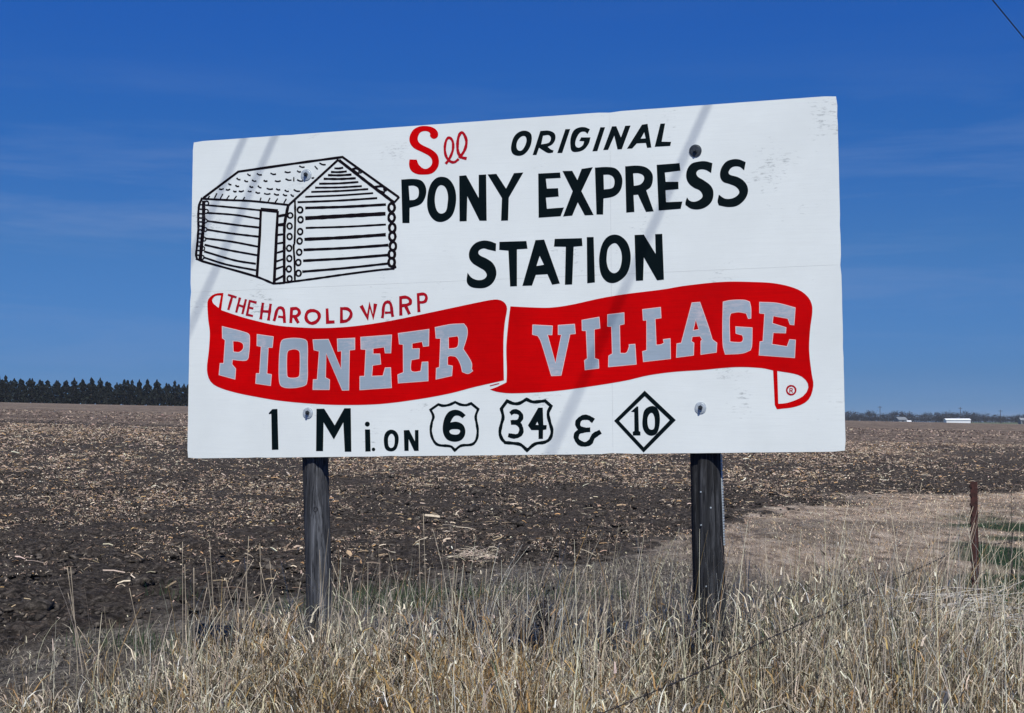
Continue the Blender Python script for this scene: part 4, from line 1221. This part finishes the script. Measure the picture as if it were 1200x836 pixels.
weed(1183, 13.0, .95, 'tall spindly brown weed right of the studded fence post', (.05, .04, .035), 4, 4, .16)
weed(470, 7.4, .36, 'short dark weed right of the left post', (.03, .022, .018), 5, 8)

# big bent leaf blade near the bottom right and pale fallen straw at the fence post
def bent_blade(px, y, label):
    x, y = at_px(px, y)
    o_ = Vector((x, y, 0))
    pts = [Vector((0, 0, 0)), Vector((.03, 0, .22)), Vector((.075, .01, .40)), Vector((.055, .02, .405)), Vector((-.02, .03, .28)), Vector((-.16, .05, .10)), Vector((-.22, .06, .04))]
    V = []; Fs = []
    for i, p in enumerate(pts):
        w = .012*(1-.5*abs(i-2.5)/3)
        V += [p+Vector((-w, 0, .003)), p+Vector((0, -.005, 0)), p+Vector((w, 0, .003))]
        if i: b = (i-1)*3; Fs += [(b, b+1, b+4, b+3), (b+1, b+2, b+5, b+4)]
    mb = MB(); mb.add(V, Fs)
    o = mb.build('bent_reed', simple('reed_leaf', (.10, .10, .11), .6, 0, 20, .4)); o.location = o_
    m = o.modifiers.new('thick', 'SOLIDIFY'); m.thickness = .0015
    tag(o, label, 'reed')
bent_blade(1084, 5.6, 'broad grey folded reed leaf low at the bottom right')
def fallen_straw(px, y, n, spread, label, zr, lr, seed):
    rs = random.Random(seed); x, y = at_px(px, y)
    mb = MB()
    for _ in range(n):
        a = rs.gauss(0, .28); L = rs.uniform(*lr)
        c = Vector((rs.gauss(0, spread), rs.gauss(0, spread*.5), rs.uniform(*zr)))
        d = Vector((math.cos(a), math.sin(a)*.6, rs.gauss(.05, .16))).normalized()
        pts = [c-d*L/2, c+Vector((0, 0, rs.uniform(-.02, .03))), c+d*L/2]
        mb.tube(pts, [.0030, .0026, .0018], 5)
    o = mb.build('fallen_straw', simple('straw_%d' % seed, (.52, .50, .47), .7, 0, 30, .25)); o.location = (x, y, 0)
    tag(o, label, 'straw', kind='stuff')
fallen_straw(1130, 8.8, 46, .26, 'pale broken straws lying tangled at the foot of the fence post', (.22, .42), (.2, .6), 3)

# leaning golden stalks by the fence post, fans of long stalks
def stalk_fan(spots, label, name='leaning_stalks'):
    n = len(spots)
    arr = np.array(spots)
    X = (arr[:, 0]-600)/F*arr[:, 1]; Y = arr[:, 1].copy()
    seg = 8
    V = []; Fs = []; C = []
    mb_v = []; mb_f = []
    for (px, y, dxp, hgt, bend), x0, y0 in zip(spots, X, Y):
        pts = []
        for k in range(seg+1):
            t = k/seg
            pts.append(Vector((x0+dxp*(t+bend*t*t), y0+.05*math.sin(px)*t, hgt*t*(1-.10*abs(bend)*t))))
        mb.tube(pts, [.0028*(1-.5*k/seg) for k in range(seg+1)], 5)
    return
mb = MB()
rs = random.Random(5)
spots = []
for _ in range(46):   # right of and at the fence post: leaning up to the right
    spots.append((rs.uniform(1060, 1240), rs.uniform(7.6, 10.0), rs.uniform(.18, .5), rs.uniform(.45, .85), rs.uniform(.0, .5)))
for _ in range(10):
    spots.append((rs.uniform(1020, 1110), rs.uniform(8, 9.5), rs.uniform(.05, .3), rs.uniform(.85, 1.1), rs.uniform(-.1, .3)))
for px, y, d, hh in ((97, 8.0, -.05, .66), (104, 8.0, -.11, .66), (110, 8.1, -.14, .50), (218, 8.3, 0.0, .78), (222, 8.2, -.02, .66), (262, 8.1, -.09, .70), (258, 8.0, -.05, .80),
                     (285, 7.9, .03, .83), (312, 8.2, -.02, .78), (330, 7.6, .10, .62), (300, 7.5, -.12, .66), (186, 7.7, -.16, .58), (150, 7.4, -.20, .42), (496, 7.7, -.02, .84), (503, 7.9, -.03, .96),
                     (520, 7.6, .08, .70), (560, 7.8, .05, .66), (372, 7.3, .18, .72), (345, 7.2, -.16, .76), (455, 7.4, -.30, .74), (430, 7.2, .20, .55), (575, 7.9, .22, .5), (640, 7.5, .06, .6), (700, 7.6, -.05, .62),
                     (895, 7.4, .0, .52), (960, 8.4, -.06, .72), (1030, 9.2, -.08, .82), (1073, 9.0, .05, .98), (1065, 9.2, .02, .88), (1045, 9.0, -.22, .76), (640, 6.8, .25, .6), (735, 6.6, .14, .55)):
    spots.append((px, y, d, hh, rs.uniform(-.2, .3)))
for px, y, d, hh in ((140, 5.6, -.42, .42), (30, 5.8, .10, .30), (70, 5.2, -.30, .36), (560, 5.0, .35, .42), (505, 5.3, -.28, .50), (655, 5.2, -.10, .50), (820, 5.4, .24, .46), (715, 5.0, -.22, .48),
                     (900, 5.6, -.12, .60), (985, 5.4, .05, .52), (1010, 5.8, .25, .50), (1120, 5.3, .38, .55), (1150, 5.6, .30, .62), (250, 5.6, .18, .44), (300, 5.9, -.25, .48), (395, 5.8, .22, .5), (365, 5.5, -.1, .46)):
    spots.append((px, y, d, hh, rs.uniform(0, .35)))
for _ in range(70):
    yy = rs.uniform(5.2, 8.6); pxx = rs.uniform(180, 1180)
    spots.append((pxx, yy, rs.gauss(.04, .20), rs.uniform(.45, .80), rs.uniform(-.1, .5)))
stalk_fan(spots, '')
ob = mb.build('leaning_stalks', simple('golden_stalk', (.44, .37, .27), .7, 0, 30, .25), smooth=True)
tag(ob, 'long golden grass stalks leaning every way above the verge grass', 'grass', kind='stuff')

# ------------------------------------------------------------------ conifer windbreak, far left
def foliage_mesh(name, kind, seed, cols, mat):
    rs = np.random.default_rng(seed)
    if kind == 'conifer':
        n = 760
        t = rs.random(n)**.8
        lobes = .78+.32*np.sin(t*26+rs.random()*6)
        rad = np.minimum(1, (1-t)*1.55)**.8*.5*lobes*np.sqrt(rs.uniform(.15, 1, n))
        a = rs.uniform(0, 6.28, n)
        c = np.stack([np.cos(a)*rad, np.sin(a)*rad, .05+.95*t - rad*.12], -1)
        s = rs.uniform(.035, .08, n)*(1.1-.6*t)
    else:
        n = 900
        cl = rs.normal(0, 1, (22, 3)); cl /= np.linalg.norm(cl, axis=1)[:, None]; cl *= rs.uniform(.45, .9, (22, 1))
        k = rs.integers(0, 22, n)
        p = cl[k]*np.array([.42, .42, .34]) + rs.normal(0, .075, (n, 3))
        p[:, 2] += .58
        c = p; s = rs.uniform(.012, .034, n)
    d = rs.normal(0, 1, (n, 3)); d /= np.linalg.norm(d, axis=1)[:, None]
    e = np.cross(d, rs.normal(0, 1, (n, 3))); e /= np.linalg.norm(e, axis=1)[:, None]
    q = np.cross(d, e)
    V = np.stack([c+e*s[:, None], c+q*s[:, None]*.8, c-e*s[:, None], c-q*s[:, None]*.8], 1)
    Fq = np.arange(n*4).reshape(-1, 4)
    co = np.array(cols)[rs.integers(0, len(cols), n)]*(1+rs.normal(0, .2, (n, 1)))
    return mesh_np(name, V.reshape(-1, 3), Fq, 4, [mat], colors=np.repeat(np.clip(co, .003, 1)[:, None], 4, 1).reshape(-1, 3))
con = [foliage_mesh('crown', 'conifer', s, [(.007, .012, .010), (.012, .019, .013), (.005, .008, .008)], M['needle']) for s in range(5)]
dec = [foliage_mesh('crown', 'round', 20+s, [(.022, .024, .030), (.016, .018, .024), (.032, .030, .032)], M['twigs']) for s in range(5)]
def trunk_mesh(limbs, seed):
    rs = random.Random(seed); mb = MB()
    mb.tube([(0, 0, -.02), (.005, 0, .3), (0, .005, .62), (0, 0, .9 if not limbs else .7)], [.035, .028, .018, .006], 7)
    if limbs:
        for _ in range(9):
            a = rs.random()*6.28; z = rs.uniform(.2, .55); L = rs.uniform(.2, .4)
            p0 = Vector((0, 0, z)); p1 = p0+Vector((math.cos(a)*L*.6, math.sin(a)*L*.6, L*.7)); p2 = p1+Vector((math.cos(a+.4)*L*.4, math.sin(a+.4)*L*.4, L*.3))
            mb.tube([p0, p1, p2], [.014, .008, .003], 5)
    me = bpy.data.meshes.new('trunk'); me.from_pydata(mb.v, [], mb.f); me.materials.append(M['bark']); return me
tr_con = trunk_mesh(False, 1); tr_dec = [trunk_mesh(True, 2+i) for i in range(3)]
def tree(name, x, y, hgt, wid, crown, trunk, label, cat, group, seed):
    rs = random.Random(seed)
    z = float(gheight(x, y)[0])
    e = empty(name, (x, y, z), rs.random()*6.28)
    tag(e, label, cat, group)
    c = link('crown', crown, e); c.scale = (wid, wid, hgt)
    if name != 'conifer': c.scale = (wid, wid, hgt*1.3); c.location = (0, 0, -.28*hgt)
    t = link('trunk', trunk, e); t.scale = (hgt*.8, hgt*.8, hgt)
    return e
rs = random.Random(9)
# front row: crowns one can count against the sky
px = -170; k = 0
while px < 330:
    y = 338 + rs.uniform(-3, 3)
    hpx = rs.uniform(26, 32) if not (205 < px < 209 or 58 < px < 66) else 17
    x = (px-600)/F*y
    tree('conifer', x, y, hpx/F*y, rs.uniform(3.6, 5.2), con[k % 5], tr_con, 'dark pointed conifer in the dense windbreak on the left horizon', 'conifer', 'dark conifers of the windbreak at the left horizon', k)
    px += rs.uniform(8.0, 11.5); k += 1
px = -166
while px < 330:
    y = 347 + rs.uniform(-3, 3); x = (px-600)/F*y
    tree('conifer', x, y, rs.uniform(25, 30)/F*y, rs.uniform(4.2, 6.0), con[k % 5], tr_con, 'dark pointed conifer in the dense windbreak on the left horizon', 'conifer', 'dark conifers of the windbreak at the left horizon', k)
    px += rs.uniform(9, 13); k += 1
# far right: bare deciduous grove
px = 968; k = 0
while px < 1300:
    y = 1120 + rs.uniform(-60, 60); x = (px-600)/F*y
    hp = rs.uniform(11, 15) if px < 1150 else rs.uniform(8, 12)
    tree('bare_tree', x, y, hp/F*y, rs.uniform(10, 16), dec[k % 5], tr_dec[k % 3], 'bluish bare tree in the far line on the right horizon', 'tree', 'bare trees of the far line on the right horizon', 100+k)
    px += rs.uniform(5, 10); k += 1
px = 965
while px < 1300:
    y = 1010 + rs.uniform(-20, 30); x = (px-600)/F*y
    tree('bush', x, y, rs.uniform(6, 9)/F*y, rs.uniform(9, 14), dec[k % 5], tr_dec[k % 3], 'low dark bush at the foot of the far tree line', 'bush', 'low bushes at the foot of the far tree line', 200+k)
    px += rs.uniform(6, 10); k += 1

# ------------------------------------------------------------------ far farm buildings and poles
wm = simple('white_siding', (.80, .82, .84), .5, 0, .5, .04); gm_ = simple('grey_barn_boards', (.17, .19, .21), .8, 0, .6, .15)
gr = simple('grey_roof_sheet', (.20, .22, .24), .6, 0, .6, .2); dk = simple('dark_opening', (.03, .03, .035), .8)
def house(name, px, y, w, d, hw, hr, wall, roof, label, rz, doors=1, wins=0):
    x = (px-600)/F*y; z = float(gheight(x, y)[0])
    e = empty(name, (x, y, z), rz); tag(e, label, 'building')
    mb = MB()
    mb.add([(-w/2,-d/2,-.5),(w/2,-d/2,-.5),(w/2,d/2,-.5),(-w/2,d/2,-.5),(-w/2,-d/2,hw),(w/2,-d/2,hw),(w/2,d/2,hw),(-w/2,d/2,hw),(-w/2,0,hw+hr),(w/2,0,hw+hr)],
           [(0,1,5,4),(2,3,7,6),(1,2,6,9,5),(3,0,4,8,7)])
    mb.build('wall', wall, e)
    mb = MB(); o = .35; t = .12
    for s in (-1, 1):
        sl = hr/(d/2)
        mb.add([(-w/2-o, s*(d/2+o), hw-o*sl+.04), (w/2+o, s*(d/2+o), hw-o*sl+.04), (w/2+o, 0, hw+hr+.04), (-w/2-o, 0, hw+hr+.04),
                (-w/2-o, s*(d/2+o), hw-o*sl+t+.04), (w/2+o, s*(d/2+o), hw-o*sl+t+.04), (w/2+o, 0, hw+hr+t+.04), (-w/2-o, 0, hw+hr+t+.04)],
               [(0,1,2,3),(4,5,6,7),(0,1,5,4),(1,2,6,5),(3,0,4,7)])
    mb.build('roof', roof, e)
    for k in range(doors):
        mb = MB(); cx = -w/2+w*(k+.7)/(doors+.4); mb.box((cx-.55, -d/2-.06, -.3), (cx+.55, -d/2-.003, 2.0)); mb.build('door', dk, e)
    for k in range(wins):
        mb = MB(); cx = -w/2+w*(k+.35)/wins; mb.box((cx-.4, -d/2-.05, 1.1), (cx+.4, -d/2-.003, 1.9)); mb.build('window', dk, e)
house('machine_shed', 1121, 900, 15.2, 6, 2.3, .9, wm, wm, 'long low bright white shed in front of the far trees', .0, 0, 0)
house('barn', 1055, 900, 6.2, 5, 2.4, 1.5, gm_, gm_, 'small light grey barn left of the long white shed', .35, 1, 0)
house('small_shed', 1064.5, 895, 2.2, 2, 1.3, .5, wm, wm, 'tiny white shed just right of the grey barn', 0, 0, 0)
house('farmhouse', 1197, 905, 3.2, 4, 2.6, 1.2, gm_, gr, 'small pale farmhouse at the right edge of the far trees', .1, 1, 1)
for px, y, hpx, lab in ((1031, 960, 20, 'thin far utility pole above the trees left of the grey barn'), (1125, 960, 19, 'thin far utility pole above the long white shed'), (1172, 960, 16, 'thin far utility pole near the right edge of the horizon')):
    x = (px-600)/F*y; z = float(gheight(x, y)[0]); hh = hpx/F*y
    e = empty('utility_pole', (x, y, z)); tag(e, lab, 'utility pole')
    mb = MB(); mb.tube([(0,0,-.5), (0,0,hh)], [.24, .17], 8); mb.build('pole', M['bark'], e)
    mb = MB(); mb.box((-1.4, -.1, hh-1.0), (1.4, .1, hh-.75)); mb.build('crossarm', M['bark'], e)

# ------------------------------------------------------------------ haze
HAZE = True
if HAZE:
    mb = MB(); mb.box((-7000, -60, -6), (7000, 6600, 26))
    m = bpy.data.materials.new('thin_haze'); m.use_nodes = True
    t = m.node_tree; t.nodes.clear()
    o_ = t.nodes.new('ShaderNodeOutputMaterial'); v = t.nodes.new('ShaderNodeVolumePrincipled')
    v.inputs['Density'].default_value = .00012; v.inputs['Color'].default_value = (.82, .90, 1.0, 1); v.inputs['Anisotropy'].default_value = 0
    t.links.new(v.outputs[0], o_.inputs['Volume'])
    hz = mb.build('haze', m); tag(hz, 'thin bluish haze over the fields', 'haze', kind='stuff')
